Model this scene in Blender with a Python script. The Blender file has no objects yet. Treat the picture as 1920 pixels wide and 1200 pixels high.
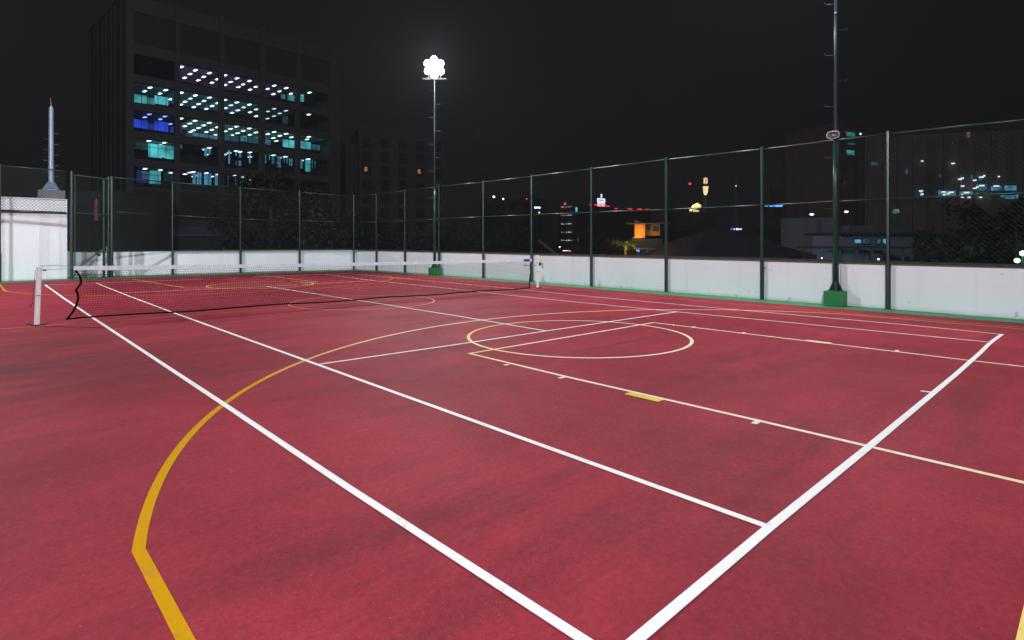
import bpy, math, random
from mathutils import Vector, Matrix
random.seed(7)
S = bpy.context.scene
COL = S.collection
R = math.radians

# ------------------------------------------------------------------ camera frame
CAM = Vector((-7.1832, -1.2550, 1.5355)); YAW = 0.7569; F = 1060.725; CX = 960.0; CY = 454.3
RT = Vector((math.cos(YAW), -math.sin(YAW), 0)); FW = Vector((math.sin(YAW), math.cos(YAW), 0))
def at(px, d, py=None, z=0.0):
    """world point seen in photo column px (row py) at distance d along the view"""
    p = CAM + FW*d + RT*((px-CX)/F*d)
    p.z = z if py is None else CAM.z + (CY-py)/F*d
    return p
def zat(py, d): return CAM.z + (CY-py)/F*d

# ------------------------------------------------------------------ mesh helper
class MB:
    def __init__(s): s.v = []; s.f = []; s.m = []; s.cur = 0
    def add(s, vs, fs):
        o = len(s.v); s.v += [tuple(v) for v in vs]
        for f in fs: s.f.append(tuple(i+o for i in f)); s.m.append(s.cur)
        return s
    def quad(s, a, b, c, d): return s.add([a, b, c, d], [(0, 1, 2, 3)])
    def box(s, x0, x1, y0, y1, z0, z1):
        return s.add([(x0,y0,z0),(x1,y0,z0),(x1,y1,z0),(x0,y1,z0),(x0,y0,z1),(x1,y0,z1),(x1,y1,z1),(x0,y1,z1)],
                     [(0,3,2,1),(4,5,6,7),(0,1,5,4),(1,2,6,5),(2,3,7,6),(3,0,4,7)])
    def bar(s, a, b, w, h=None):
        """square bar from a to b"""
        a = Vector(a); b = Vector(b); h = h or w; d = (b-a).normalized()
        up = Vector((0,0,1)) if abs(d.z) < .95 else Vector((1,0,0))
        r = d.cross(up).normalized(); u = r.cross(d)
        vs = []
        for p in (a, b):
            for i, j in ((-1,-1),(1,-1),(1,1),(-1,1)): vs.append(p + r*(w/2*i) + u*(h/2*j))
        return s.add(vs, [(0,3,2,1),(4,5,6,7),(0,1,5,4),(1,2,6,5),(2,3,7,6),(3,0,4,7)])
    def tube(s, pts, rad, n=8, caps=True):
        pts = [Vector(p) for p in pts]; N = len(pts)
        if not hasattr(rad, '__len__'): rad = [rad]*N
        base = len(s.v); ref = None
        for i, p in enumerate(pts):
            d = (pts[min(i+1,N-1)] - pts[max(i-1,0)]).normalized()
            if ref is None: ref = Vector((0,0,1)) if abs(d.z) < .9 else Vector((1,0,0))
            r = d.cross(ref).normalized(); u = r.cross(d).normalized()
            for k in range(n):
                a = 2*math.pi*k/n; s.v.append(tuple(p + (r*math.cos(a)+u*math.sin(a))*rad[i]))
        for i in range(N-1):
            for k in range(n):
                a = base+i*n+k; b = base+i*n+(k+1) % n
                s.f.append((a, b, b+n, a+n)); s.m.append(s.cur)
        if caps:
            s.f.append(tuple(base+k for k in range(n))[::-1]); s.m.append(s.cur)
            s.f.append(tuple(base+(N-1)*n+k for k in range(n))); s.m.append(s.cur)
        return s
    def build(s, name, mats, parent=None, smooth=False, loc=None):
        me = bpy.data.meshes.new(name); me.from_pydata(s.v, [], s.f)
        if not isinstance(mats, (list, tuple)): mats = [mats]
        for m in mats: me.materials.append(m)
        if len(mats) > 1: me.polygons.foreach_set('material_index', s.m)
        if smooth: me.polygons.foreach_set('use_smooth', [True]*len(me.polygons))
        me.update()
        o = bpy.data.objects.new(name, me); COL.objects.link(o)
        if parent: o.parent = parent
        if loc: o.location = loc
        return o
def tag(o, label=None, cat=None, group=None, kind=None):
    if label: o['label'] = label
    if cat: o['category'] = cat
    if group: o['group'] = group
    if kind: o['kind'] = kind
    return o
def empty(name, loc=(0,0,0), rz=0.0):
    o = bpy.data.objects.new(name, None); COL.objects.link(o); o.location = loc; o.rotation_euler = (0,0,rz)
    o.empty_display_size = .2
    return o
def kids(o): return [c for c in bpy.data.objects if c.parent == o]
def copy_tree(o, parent=None):
    c = o.copy(); COL.objects.link(c)
    if parent: c.parent = parent
    for ch in kids(o): copy_tree(ch, c)
    return c

# ------------------------------------------------------------------ materials
def newmat(name):
    m = bpy.data.materials.new(name); m.use_nodes = True
    nt = m.node_tree; return m, nt, nt.nodes['Principled BSDF']
def mat(name, col, rough=.6, metal=0., var=.12, scale=3., bump=0., spec=.5, coat=0.):
    m, nt, b = newmat(name)
    N = nt.nodes; L = nt.links
    tc = N.new('ShaderNodeTexCoord'); no = N.new('ShaderNodeTexNoise'); no.inputs['Scale'].default_value = scale
    no.inputs['Detail'].default_value = 5; L.new(tc.outputs['Object'], no.inputs['Vector'])
    mr = N.new('ShaderNodeMapRange'); mr.inputs['From Min'].default_value = .3; mr.inputs['From Max'].default_value = .7
    mr.inputs['To Min'].default_value = 1-var; mr.inputs['To Max'].default_value = 1+var
    L.new(no.outputs['Fac'], mr.inputs['Value'])
    mu = N.new('ShaderNodeVectorMath'); mu.operation = 'SCALE'; mu.inputs[0].default_value = col
    L.new(mr.outputs[0], mu.inputs['Scale']); L.new(mu.outputs[0], b.inputs['Base Color'])
    b.inputs['Roughness'].default_value = rough; b.inputs['Metallic'].default_value = metal
    b.inputs['Specular IOR Level'].default_value = spec
    if coat: b.inputs['Coat Weight'].default_value = coat
    if bump:
        bp = N.new('ShaderNodeBump'); bp.inputs['Strength'].default_value = bump; bp.inputs['Distance'].default_value = .02
        n2 = N.new('ShaderNodeTexNoise'); n2.inputs['Scale'].default_value = scale*8; L.new(tc.outputs['Object'], n2.inputs['Vector'])
        L.new(n2.outputs['Fac'], bp.inputs['Height']); L.new(bp.outputs[0], b.inputs['Normal'])
    return m
def glow(name, col, strength, var=0., scale=.5, sample=False):
    """emissive surface; unevenly bright when var > 0"""
    m, nt, b = newmat(name); N = nt.nodes; L = nt.links
    b.inputs['Base Color'].default_value = (.05,.05,.05,1); b.inputs['Emission Color'].default_value = (*col, 1)
    b.inputs['Emission Strength'].default_value = strength
    if var:
        tc = N.new('ShaderNodeTexCoord'); no = N.new('ShaderNodeTexNoise'); no.inputs['Scale'].default_value = scale; no.inputs['Detail'].default_value = 3
        L.new(tc.outputs['Object'], no.inputs['Vector'])
        mr = N.new('ShaderNodeMapRange'); mr.inputs['From Min'].default_value = .32; mr.inputs['From Max'].default_value = .68
        mr.inputs['To Min'].default_value = strength*(1-var); mr.inputs['To Max'].default_value = strength*(1+var)
        L.new(no.outputs['Fac'], mr.inputs['Value']); L.new(mr.outputs[0], b.inputs['Emission Strength'])
    m.cycles.emission_sampling = 'AUTO' if sample else 'NONE'
    return m

def floor_material():
    m, nt, b = newmat('court_acrylic'); N = nt.nodes; L = nt.links
    geo = N.new('ShaderNodeNewGeometry')
    def noise(sc, vec=(1,1,1), det=5, rot=0., dist=0.):
        mp = N.new('ShaderNodeMapping'); mp.inputs['Scale'].default_value = vec; mp.inputs['Rotation'].default_value = (0,0,rot)
        L.new(geo.outputs['Position'], mp.inputs['Vector'])
        n = N.new('ShaderNodeTexNoise'); n.inputs['Scale'].default_value = sc; n.inputs['Detail'].default_value = det
        n.inputs['Distortion'].default_value = dist; n.inputs['Roughness'].default_value = .6
        L.new(mp.outputs[0], n.inputs['Vector']); return n
    def ramp(n, p0, p1, c0=(0,0,0,1), c1=(1,1,1,1)):
        r = N.new('ShaderNodeValToRGB'); r.color_ramp.elements[0].position = p0; r.color_ramp.elements[1].position = p1
        r.color_ramp.elements[0].color = c0; r.color_ramp.elements[1].color = c1
        L.new(n.outputs['Fac'], r.inputs['Fac']); return r
    def mix(fac, a, bb, mode='MIX'):
        x = N.new('ShaderNodeMix'); x.data_type = 'RGBA'; x.blend_type = mode
        if hasattr(fac, 'outputs'): L.new(fac.outputs[0], x.inputs['Factor'])
        else: x.inputs['Factor'].default_value = fac
        for s, i in ((a, 6), (bb, 7)):
            if isinstance(s, tuple): x.inputs[i].default_value = s
            else: L.new(s, x.inputs[i])
        return x.outputs[2]
    c = mix(ramp(noise(.35, det=6, dist=.6), .38, .64), (.240,.019,.034,1), (.330,.031,.051,1))
    # squeegee streaks laid across the court
    st = ramp(noise(1.2, (.22,1.5,1), det=6, rot=R(24), dist=.3), .50, .74, (0,0,0,1), (.75,.75,.75,1))
    c = mix(st, c, (.130,.020,.026,1))
    # dull, dusty patches
    st2 = ramp(noise(.22, (1,.6,1), det=7, dist=.5), .52, .70, (0,0,0,1), (.6,.6,.6,1))
    c = mix(st2, c, (.150,.024,.032,1))
    # large dark brown streaky patch at the left, fading outwards
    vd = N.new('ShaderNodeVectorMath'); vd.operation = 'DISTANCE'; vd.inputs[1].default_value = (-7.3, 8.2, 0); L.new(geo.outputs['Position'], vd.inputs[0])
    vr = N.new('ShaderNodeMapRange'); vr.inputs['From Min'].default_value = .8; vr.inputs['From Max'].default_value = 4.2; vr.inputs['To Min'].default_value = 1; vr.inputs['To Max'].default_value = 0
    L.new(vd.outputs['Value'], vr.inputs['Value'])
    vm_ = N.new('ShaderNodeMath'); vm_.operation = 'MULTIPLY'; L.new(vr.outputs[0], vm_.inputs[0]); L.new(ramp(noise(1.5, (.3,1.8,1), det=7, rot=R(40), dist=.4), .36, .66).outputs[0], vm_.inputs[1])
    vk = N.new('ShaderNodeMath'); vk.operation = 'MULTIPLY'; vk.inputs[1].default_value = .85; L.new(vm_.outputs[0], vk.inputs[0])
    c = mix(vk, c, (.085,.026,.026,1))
    # scuffs
    sc = ramp(noise(2.6, (.6,1.8,1), det=9, rot=R(-30), dist=1.2), .66, .76, (0,0,0,1), (.35,.35,.35,1))
    c = mix(sc, c, (.40,.12,.15,1))
    gr = ramp(noise(140, det=2), .30, .72, (.80,.80,.80,1), (1.17,1.17,1.17,1))
    c = mix(1.0, c, gr.outputs[0], 'MULTIPLY')
    gr3 = ramp(noise(5, det=6), .35, .65, (.93,.93,.93,1), (1.06,1.06,1.06,1))
    c = mix(1.0, c, gr3.outputs[0], 'MULTIPLY')
    gr4 = ramp(noise(28, det=4), .36, .66, (.86,.86,.86,1), (1.10,1.10,1.10,1))
    c = mix(1.0, c, gr4.outputs[0], 'MULTIPLY')
    sk = ramp(noise(3.4, (.25,3.4,1), det=8, rot=R(38), dist=.8), .60, .72, (0,0,0,1), (.38,.38,.38,1))
    c = mix(sk, c, (.20,.020,.030,1))
    fl = ramp(noise(55, det=1), .735, .76, (0,0,0,1), (.3,.3,.3,1))
    c = mix(fl, c, (.48,.22,.24,1))
    # small dark droppings
    vo = N.new('ShaderNodeTexVoronoi'); vo.inputs['Scale'].default_value = .9; L.new(geo.outputs['Position'], vo.inputs['Vector'])
    rr = N.new('ShaderNodeValToRGB'); rr.color_ramp.elements[0].position = .012; rr.color_ramp.elements[1].position = .02
    rr.color_ramp.elements[0].color = (1,1,1,1); rr.color_ramp.elements[1].color = (0,0,0,1); L.new(vo.outputs['Distance'], rr.inputs['Fac'])
    c = mix(rr, c, (.05,.02,.02,1))
    L.new(c, b.inputs['Base Color'])
    rm = N.new('ShaderNodeMapRange'); rm.inputs['To Min'].default_value = .60; rm.inputs['To Max'].default_value = .85
    L.new(noise(.8, det=6).outputs['Fac'], rm.inputs['Value']); L.new(rm.outputs[0], b.inputs['Roughness'])
    b.inputs['Specular IOR Level'].default_value = .11
    bp = N.new('ShaderNodeBump'); bp.inputs['Strength'].default_value = .25; bp.inputs['Distance'].default_value = .004
    L.new(noise(160, det=2).outputs['Fac'], bp.inputs['Height']); L.new(bp.outputs[0], b.inputs['Normal'])
    return m

def paint_line(name, col, col2=None, centre=(0,5), r0=3., r1=6., wear=.5):
    """court line paint; col2 = paler colour around `centre`, giving way to col"""
    m, nt, b = newmat(name); N = nt.nodes; L = nt.links
    geo = N.new('ShaderNodeNewGeometry')
    out = None
    if col2:
        vm = N.new('ShaderNodeVectorMath'); vm.operation = 'DISTANCE'; vm.inputs[1].default_value = (*centre, 0)
        L.new(geo.outputs['Position'], vm.inputs[0])
        n0 = N.new('ShaderNodeTexNoise'); n0.inputs['Scale'].default_value = .8; L.new(geo.outputs['Position'], n0.inputs['Vector'])
        ad = N.new('ShaderNodeMath'); ad.operation = 'MULTIPLY_ADD'; ad.inputs[1].default_value = 1.6; ad.inputs[2].default_value = -.8
        L.new(n0.outputs['Fac'], ad.inputs[0])
        a2 = N.new('ShaderNodeMath'); L.new(vm.outputs['Value'], a2.inputs[0]); L.new(ad.outputs[0], a2.inputs[1])
        mr = N.new('ShaderNodeMapRange'); mr.inputs['From Min'].default_value = r0; mr.inputs['From Max'].default_value = r1
        L.new(a2.outputs[0], mr.inputs['Value'])
        mx = N.new('ShaderNodeMix'); mx.data_type = 'RGBA'; mx.inputs[6].default_value = (*col2, 1); mx.inputs[7].default_value = (*col, 1)
        L.new(mr.outputs[0], mx.inputs['Factor']); out = mx.outputs[2]
    n = N.new('ShaderNodeTexNoise'); n.inputs['Scale'].default_value = 9; n.inputs['Detail'].default_value = 8; n.inputs['Roughness'].default_value = .7
    L.new(geo.outputs['Position'], n.inputs['Vector'])
    r = N.new('ShaderNodeValToRGB'); r.color_ramp.elements[0].position = .56; r.color_ramp.elements[1].position = .74
    r.color_ramp.elements[0].color = (0,0,0,1); r.color_ramp.elements[1].color = (wear,wear,wear,1); L.new(n.outputs['Fac'], r.inputs['Fac'])
    mx = N.new('ShaderNodeMix'); mx.data_type = 'RGBA'; mx.inputs[7].default_value = (.30,.07,.09,1)
    if out: L.new(out, mx.inputs[6])
    else: mx.inputs[6].default_value = (*col, 1)
    L.new(r.outputs[0], mx.inputs['Factor'])
    g = N.new('ShaderNodeTexNoise'); g.inputs['Scale'].default_value = 120; L.new(geo.outputs['Position'], g.inputs['Vector'])
    gm = N.new('ShaderNodeMapRange'); gm.inputs['To Min'].default_value = .88; gm.inputs['To Max'].default_value = 1.1; L.new(g.outputs['Fac'], gm.inputs['Value'])
    sc = N.new('ShaderNodeVectorMath'); sc.operation = 'SCALE'; L.new(mx.outputs[2], sc.inputs[0]); L.new(gm.outputs[0], sc.inputs['Scale'])
    L.new(sc.outputs[0], b.inputs['Base Color']); b.inputs['Roughness'].default_value = .6; b.inputs['Specular IOR Level'].default_value = .06
    return m

def wall_material(name, col=(.83,.87,.94), z0=0., z1=.35):
    m, nt, b = newmat(name); N = nt.nodes; L = nt.links
    geo = N.new('ShaderNodeNewGeometry')
    def noise(sc, vec=(1,1,1), det=6):
        mp = N.new('ShaderNodeMapping'); mp.inputs['Scale'].default_value = vec; L.new(geo.outputs['Position'], mp.inputs['Vector'])
        n = N.new('ShaderNodeTexNoise'); n.inputs['Scale'].default_value = sc; n.inputs['Detail'].default_value = det; L.new(mp.outputs[0], n.inputs['Vector']); return n
    sep = N.new('ShaderNodeSeparateXYZ'); L.new(geo.outputs['Position'], sep.inputs[0])
    low = N.new('ShaderNodeMapRange'); low.inputs['From Min'].default_value = z0; low.inputs['From Max'].default_value = z1
    low.inputs['To Min'].default_value = 1; low.inputs['To Max'].default_value = 0; L.new(sep.outputs['Z'], low.inputs['Value'])
    # splash marks, denser near the foot
    n = noise(7, det=8); th = N.new('ShaderNodeMath'); th.operation = 'MULTIPLY_ADD'; th.inputs[1].default_value = .10
    L.new(low.outputs[0], th.inputs[0]); L.new(n.outputs['Fac'], th.inputs[2])
    r = N.new('ShaderNodeValToRGB'); r.color_ramp.elements[0].position = .722; r.color_ramp.elements[1].position = .755
    r.color_ramp.elements[0].color = (0,0,0,1); r.color_ramp.elements[1].color = (.55,.55,.55,1); L.new(th.outputs[0], r.inputs['Fac'])
    mx = N.new('ShaderNodeMix'); mx.data_type = 'RGBA'; mx.inputs[7].default_value = (.30,.30,.28,1)
    mottle = N.new('ShaderNodeMapRange'); mottle.inputs['From Min'].default_value = .3; mottle.inputs['From Max'].default_value = .7
    mottle.inputs['To Min'].default_value = .95; mottle.inputs['To Max'].default_value = 1.02; L.new(noise(.9, (1,1,.35)).outputs['Fac'], mottle.inputs['Value'])
    sc = N.new('ShaderNodeVectorMath'); sc.operation = 'SCALE'; sc.inputs[0].default_value = col; L.new(mottle.outputs[0], sc.inputs['Scale'])
    L.new(sc.outputs[0], mx.inputs[6]); L.new(r.outputs[0], mx.inputs['Factor'])
    stn = N.new('ShaderNodeValToRGB'); stn.color_ramp.elements[0].position = .58; stn.color_ramp.elements[1].position = .80
    stn.color_ramp.elements[0].color = (0,0,0,1); stn.color_ramp.elements[1].color = (.30,.30,.30,1); L.new(noise(5, (1,1,.06)).outputs['Fac'], stn.inputs['Fac'])
    m0 = N.new('ShaderNodeMix'); m0.data_type = 'RGBA'; m0.inputs[7].default_value = (.52,.55,.58,1); L.new(stn.outputs[0], m0.inputs['Factor']); L.new(mx.outputs[2], m0.inputs[6]); mx = m0
    # grime band just over the green edging
    band = N.new('ShaderNodeMapRange'); band.inputs['From Min'].default_value = .0; band.inputs['From Max'].default_value = .10
    band.inputs['To Min'].default_value = .75; band.inputs['To Max'].default_value = 0; L.new(sep.outputs['Z'], band.inputs['Value'])
    bn = N.new('ShaderNodeMath'); bn.operation = 'MULTIPLY'; L.new(band.outputs[0], bn.inputs[0]); L.new(noise(3, (1,1,.2)).outputs['Fac'], bn.inputs[1])
    m2 = N.new('ShaderNodeMix'); m2.data_type = 'RGBA'; m2.inputs[7].default_value = (.28,.30,.24,1)
    L.new(mx.outputs[2], m2.inputs[6]); L.new(bn.outputs[0], m2.inputs['Factor'])
    L.new(m2.outputs[2], b.inputs['Base Color']); b.inputs['Roughness'].default_value = .7
    bp = N.new('ShaderNodeBump'); bp.inputs['Strength'].default_value = .12; bp.inputs['Distance'].default_value = .006
    L.new(noise(12).outputs['Fac'], bp.inputs['Height']); L.new(bp.outputs[0], b.inputs['Normal'])
    return m

M = {}
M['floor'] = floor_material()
M['green_floor'] = mat('green_edging_paint', (.004,.190,.070), .6, var=.2, scale=2.5)
M['white_line'] = paint_line('white_line_paint', (.80,.80,.81), wear=.35)
M['yellow_arc'] = paint_line('yellow_line_paint', (.54,.27,.0), (.80,.60,.34), centre=(2.5,7.5), r0=4.6, r1=7.6, wear=.45)
M['key_line'] = paint_line('key_line_paint', (.74,.56,.16), (.80,.72,.56), centre=(1.5,1.6), r0=4.2, r1=5.2, wear=.4)
M['yellow_block'] = paint_line('yellow_block_paint', (.72,.55,.08), wear=.3)
M['orange_line'] = paint_line('orange_line_paint', (.62,.22,.10), wear=.8)
M['wall'] = wall_material('white_wall_paint')
M['fence'] = mat('green_fence_paint', (.009,.033,.027), .36, var=.25, scale=6, spec=.6)
M['wire'] = mat('green_coated_wire', (.009,.026,.021), .6, var=.1)
M['post_white'] = mat('white_post_enamel', (.78,.78,.80), .35, var=.06, scale=8)
M['net_cord'] = mat('black_net_cord', (.006,.005,.007), .9, spec=.05)
M['net_tape'] = mat('black_net_tape', (.004,.003,.004), .9, var=.3, scale=20, spec=.05)
M['net_band'] = mat('white_net_band', (.66,.70,.80), .75, var=.1, scale=12, bump=.3)
M['blue_patch'] = mat('blue_woven_patch', (.02,.02,.30), .7)
M['steel'] = mat('galvanised_steel', (.36,.38,.42), .38, .8, var=.15, scale=10)
M['iron'] = mat('rusty_iron', (.03,.025,.022), .6)
M['green_block'] = mat('green_block_paint', (.008,.200,.055), .5, var=.12, scale=5)
M['dark_green'] = mat('dark_green_steel', (.012,.045,.034), .35, var=.2, scale=6)
M['horn'] = mat('grey_horn_plastic', (.38,.37,.36), .4, var=.05)
M['bluegrey'] = mat('bluegrey_steel', (.30,.36,.50), .42, .35, var=.12, scale=6)
M['concrete'] = mat('dark_concrete', (.18,.18,.20), .85, var=.2, scale=.7)
M['pole_paint'] = mat('blue_grey_pole_paint', (.05,.07,.10), .3, .2, var=.15, scale=8)
M['recess'] = mat('grey_opening_fill', (.10,.10,.115), .8, var=.1, scale=.4)
M['facade'] = mat('office_facade_panel', (.19,.19,.235), .8, var=.08, scale=.25)
M['facade2'] = mat('apartment_render', (.26,.26,.30), .85, var=.10, scale=.3)
M['facade3'] = mat('brown_brick_facade', (.29,.24,.235), .85, var=.15, scale=.4)
M['facade4'] = mat('grey_plaster_facade', (.17,.17,.21), .85, var=.12, scale=.4)
M['redcorn'] = mat('red_tile_cornice', (.31,.20,.195), .8, var=.15, scale=.8)
M['dark_room'] = mat('unlit_room', (.10,.10,.11), .8)
M['mullion'] = mat('black_window_frame', (.02,.02,.022), .5)
M['roof'] = mat('dark_roof_tiles', (.07,.07,.10), .8, var=.3, scale=1.5, bump=.4)
M['ground'] = mat('dark_city_ground', (.04,.045,.035), .95, var=.4, scale=.05)
M['trunk'] = mat('tree_bark', (.08,.065,.05), .9, var=.3, scale=4)
M['leaf'] = mat('dark_green_leaves', (.022,.028,.016), .6, var=.5, scale=.6)
M['leaf2'] = mat('olive_green_leaves', (.028,.032,.018), .6, var=.5, scale=.6)
M['palm'] = mat('yellow_green_fronds', (.28,.30,.05), .6, var=.5, scale=1.5)
M['awning'] = mat('blue_awning_sheet', (.30,.33,.46), .6, var=.1, scale=.6)
M['orange_wall'] = mat('orange_plaster_wall', (.80,.36,.07), .8, var=.08, scale=.8)
def glass():
    m = bpy.data.materials.new('window_glass'); m.use_nodes = True; nt = m.node_tree; N = nt.nodes; L = nt.links
    N.remove(N['Principled BSDF']); t = N.new('ShaderNodeBsdfTransparent'); t.inputs[0].default_value = (.86,.93,.95,1)
    g = N.new('ShaderNodeBsdfGlossy'); g.inputs['Roughness'].default_value = .08
    n = N.new('ShaderNodeTexNoise'); n.inputs['Scale'].default_value = .4
    mr = N.new('ShaderNodeMapRange'); mr.inputs['To Min'].default_value = .04; mr.inputs['To Max'].default_value = .10; L.new(n.outputs['Fac'], mr.inputs['Value'])
    mx = N.new('ShaderNodeMixShader'); L.new(mr.outputs[0], mx.inputs[0]); L.new(t.outputs[0], mx.inputs[1]); L.new(g.outputs[0], mx.inputs[2])
    L.new(mx.outputs[0], N['Material Output'].inputs[0]); return m
M['glass'] = glass()
M['lamp_white'] = glow('lit_floodlight_glass', (1,.98,.95), 60)
M['ceil_light'] = glow('lit_ceiling_panel', (.72,.93,1), 3.2)
M['ceil_light_far'] = glow('far_ceiling_panel', (.72,.93,1), 1.1)
M['ceil_light_dim'] = glow('dim_ceiling_panel', (.45,.75,.85), 1.6)
M['ceil_light_blue'] = glow('blue_ceiling_panel', (.25,.38,1), 2.2)
GL = {}
def G(c, s, var=.35, scale=.5):
    k = (c, s, var, scale)
    if k not in GL: GL[k] = glow('lit_surface_glow', c, s, var, scale)  # lit surfaces: the light on them is put in as emission
    return GL[k]
TEAL = (.10,.62,.68); BLUE = (.03,.09,.85); PURP = (.28,.16,.42); GRN = (.18,.50,.42); CYAN = (.12,.45,.75); DTEAL = (.08,.28,.38)

# ------------------------------------------------------------------ world, render settings
w = bpy.data.worlds.new('World'); S.world = w; w.use_nodes = True
bg = w.node_tree.nodes['Background']; bg.inputs[0].default_value = (.0056,.0056,.0070,1); bg.inputs[1].default_value = 1.0
S.view_settings.view_transform = 'Standard'; S.view_settings.look = 'None'; S.view_settings.exposure = 0; S.view_settings.gamma = 1
HAZE = .00028
S.cycles.volume_bounces = 1
S.cycles.use_denoising = True
S.cycles.max_bounces = 5; S.cycles.transparent_max_bounces = 16; S.cycles.sample_clamp_indirect = 4

cd = bpy.data.cameras.new('camera'); cam = bpy.data.objects.new('camera', cd); COL.objects.link(cam); S.camera = cam
cam.location = CAM; cam.rotation_euler = (R(90), 0, -YAW)
cd.sensor_width = 36; cd.lens = F/1920*36; cd.shift_y = (CY-600)/1920; cd.clip_end = 3000; cd.clip_start = .05

# ------------------------------------------------------------------ ground and court
mb = MB(); mb.quad((-1500,-1500,-9),(1500,-1500,-9),(1500,1500,-9),(-1500,1500,-9))
tag(mb.build('city_ground', M['ground']), kind='structure')
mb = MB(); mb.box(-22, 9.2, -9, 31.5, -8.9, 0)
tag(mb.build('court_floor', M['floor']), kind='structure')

def strip(mb, pts, w, z, closed=False):
    pts = [Vector((p[0], p[1], 0)) for p in pts]; n = len(pts); L_ = []; Rr = []
    for i, p in enumerate(pts):
        if closed: a = pts[(i-1) % n]; b = pts[(i+1) % n]
        else: a = pts[max(i-1,0)]; b = pts[min(i+1,n-1)]
        # mitre
        d1 = (p-a).normalized() if (p-a).length > 1e-6 else (b-p).normalized()
        d2 = (b-p).normalized() if (b-p).length > 1e-6 else d1
        nrm = Vector((-(d1.y+d2.y), d1.x+d2.x, 0)).normalized()
        k = 1/max(.35, nrm.dot(Vector((-d1.y, d1.x, 0))))
        L_.append(p+nrm*(w/2*k)); Rr.append(p-nrm*(w/2*k))
    vs = [(v.x, v.y, z) for v in L_] + [(v.x, v.y, z) for v in Rr]
    m = n if closed else n-1
    mb.add(vs, [(n+i, n+(i+1) % n, (i+1) % n, i) for i in range(m)])

mb = MB()   # green edging along the walls
gin = [(7.05,-9),(7.25,-.1),(7.30,3),(7.38,6.5),(7.62,10.8),(7.72,14),(7.90,20),(7.86,26.75),(4.6,26.95),(1.94,27.3),(-.84,27.8),(-3.2,27.95),(-6.57,27.6),(-22,27.3)]
gout = [(8.9,-9),(9,-.1),(9,3),(9,6.5),(9,10.8),(9.05,14),(9.1,20),(9.15,31),(4.6,31.1),(1.94,31.1),(-.84,31.1),(-3.2,31.1),(-6.57,31.1),(-22,31.1)]
mb.add([(x,y,.0012) for x,y in gin]+[(x,y,.0012) for x,y in gout], [(i, i+14, i+15, i+1) for i in range(13)])
tag(mb.build('green_edging', M['green_floor']), kind='structure')

LW = .052
mb = MB(); z = .0052
def wl(pts, w=LW):
    global z
    strip(mb, pts, w, z); z += .00015
wl([(-5.485,0),(-5.50,2),(-5.49,4.6),(-5.485,13),(-5.47,18.3),(-5.42,25.1)])
wl([(-4.09,.02),(-4.09,8),(-4.085,13),(-4.05,18),(-3.95,24.85)], .052)
wl([(-5.488,.0),(-4.1,.005),(-2.28,-.01),(1.06,-.02),(3.0,-.01),(3.8,.005),(4.3,.005),(5.22,-.01)], .054)
wl([(5.20,.01),(5.34,1.3),(5.34,3.4),(5.34,5.4),(5.40,8.8),(5.52,10.7),(5.64,12.5),(5.78,15),(5.9,19),(6.0,24.8)], .045)
wl([(4.09,.04),(4.08,3),(4.02,4.7),(3.98,6.5),(3.96,9),(4.05,11.5),(4.16,13.5),(4.24,17),(4.45,20.5),(4.85,24.5)], .045)
wl([(-4.09,5.57),(-2,5.475),(0,5.435),(2,5.37),(4.0,5.31)], .050)
wl([(-.05,5.46),(.06,8),(.11,11),(.11,18.9)], .05)
wl([(-3.98,19.3),(-2.7,19.15),(-1.3,19.0),(.11,18.85),(2.2,18.95),(4.3,18.9)], .05)
wl([(-5.42,25.05),(-3.9,24.85),(0,24.6),(6.0,24.6)], .07)
wl([(-.11,.0),(-.125,.09)], .05)
tag(mb.build('tennis_lines', M['white_line']), kind='structure')

def circ(cx, cy, r, a0=0, a1=360, n=96, e=1.):
    return [(cx+r*e*math.cos(R(a0+(a1-a0)*i/n)), cy+r*math.sin(R(a0+(a1-a0)*i/n))) for i in range(n+1)]
mb = MB(); z = .0020
# three-point arc (near), straight parts to the baseline
a0 = math.degrees(math.asin((1.95-.575)/6.70))
arc = [(-6.60,-1.0)] + circ(-.07,.575,6.70,180-12.94,19.2,120) + [(6.26,-1.0)]
sp = [p for p in arc]
strip(mb, sp, .058, z); z += .00015
farc = [(-6.6,27),(-6.56,22.85)] + [(p[0]+.1, p[1]) for p in circ(0,23.5,6.7,180+6,360-6,80)[1:-1]] + [(6.7,22.9),(6.7,26.8)]
strip(mb, farc, .055, z); z += .00015
tag(mb.build('three_point_arcs', M['yellow_arc']), kind='structure')
mb = MB()
strip(mb, [(-6.95,12.24),(-4.3,12.08),(-1.9,11.92),(2,11.85),(6.9,11.8)], .045, z); z += .00015
strip(mb, circ(.07,12.0,1.80)[:-1], .05, z, True); z += .00015
strip(mb, [(6.55,-1.0),(6.5,2),(6.55,6),(6.9,12),(7.0,20),(7.1,26.6)], .04, z); z += .00015
tag(mb.build('centre_court_lines', M['orange_line']), kind='structure')
mb = MB()
strip(mb, [(-2.33,-1.0),(-2.30,.8),(-2.30,3.0),(-2.25,4.82),(2.2,4.74),(2.19,2.2),(2.18,0),(2.22,-1.0)], .052, z); z += .00015
strip(mb, circ(-.02,4.76,1.79)[:-1], .052, z, True); z += .00015
for x, sg in ((-2.325,-1),(2.215,1)):
    for y in (.82, 3.02, 3.94): strip(mb, [(x,y),(x+sg*.09,y)], .05, z); z += .00015
strip(mb, [(2.25,1.66),(2.25,2.02)], .07, z); z += .00015
strip(mb, [(-6.6,-1.03),(6.5,-1.03)], .055, z); z += .00015
strip(mb, [(-2.5,26.7),(-2.3,23),(-2.1,20.05),(2.35,19.75),(2.4,23),(2.4,26.6)], .05, z); z += .00015
strip(mb, circ(.25,19.75,1.75)[:-1], .05, z, True); z += .00015
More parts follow.
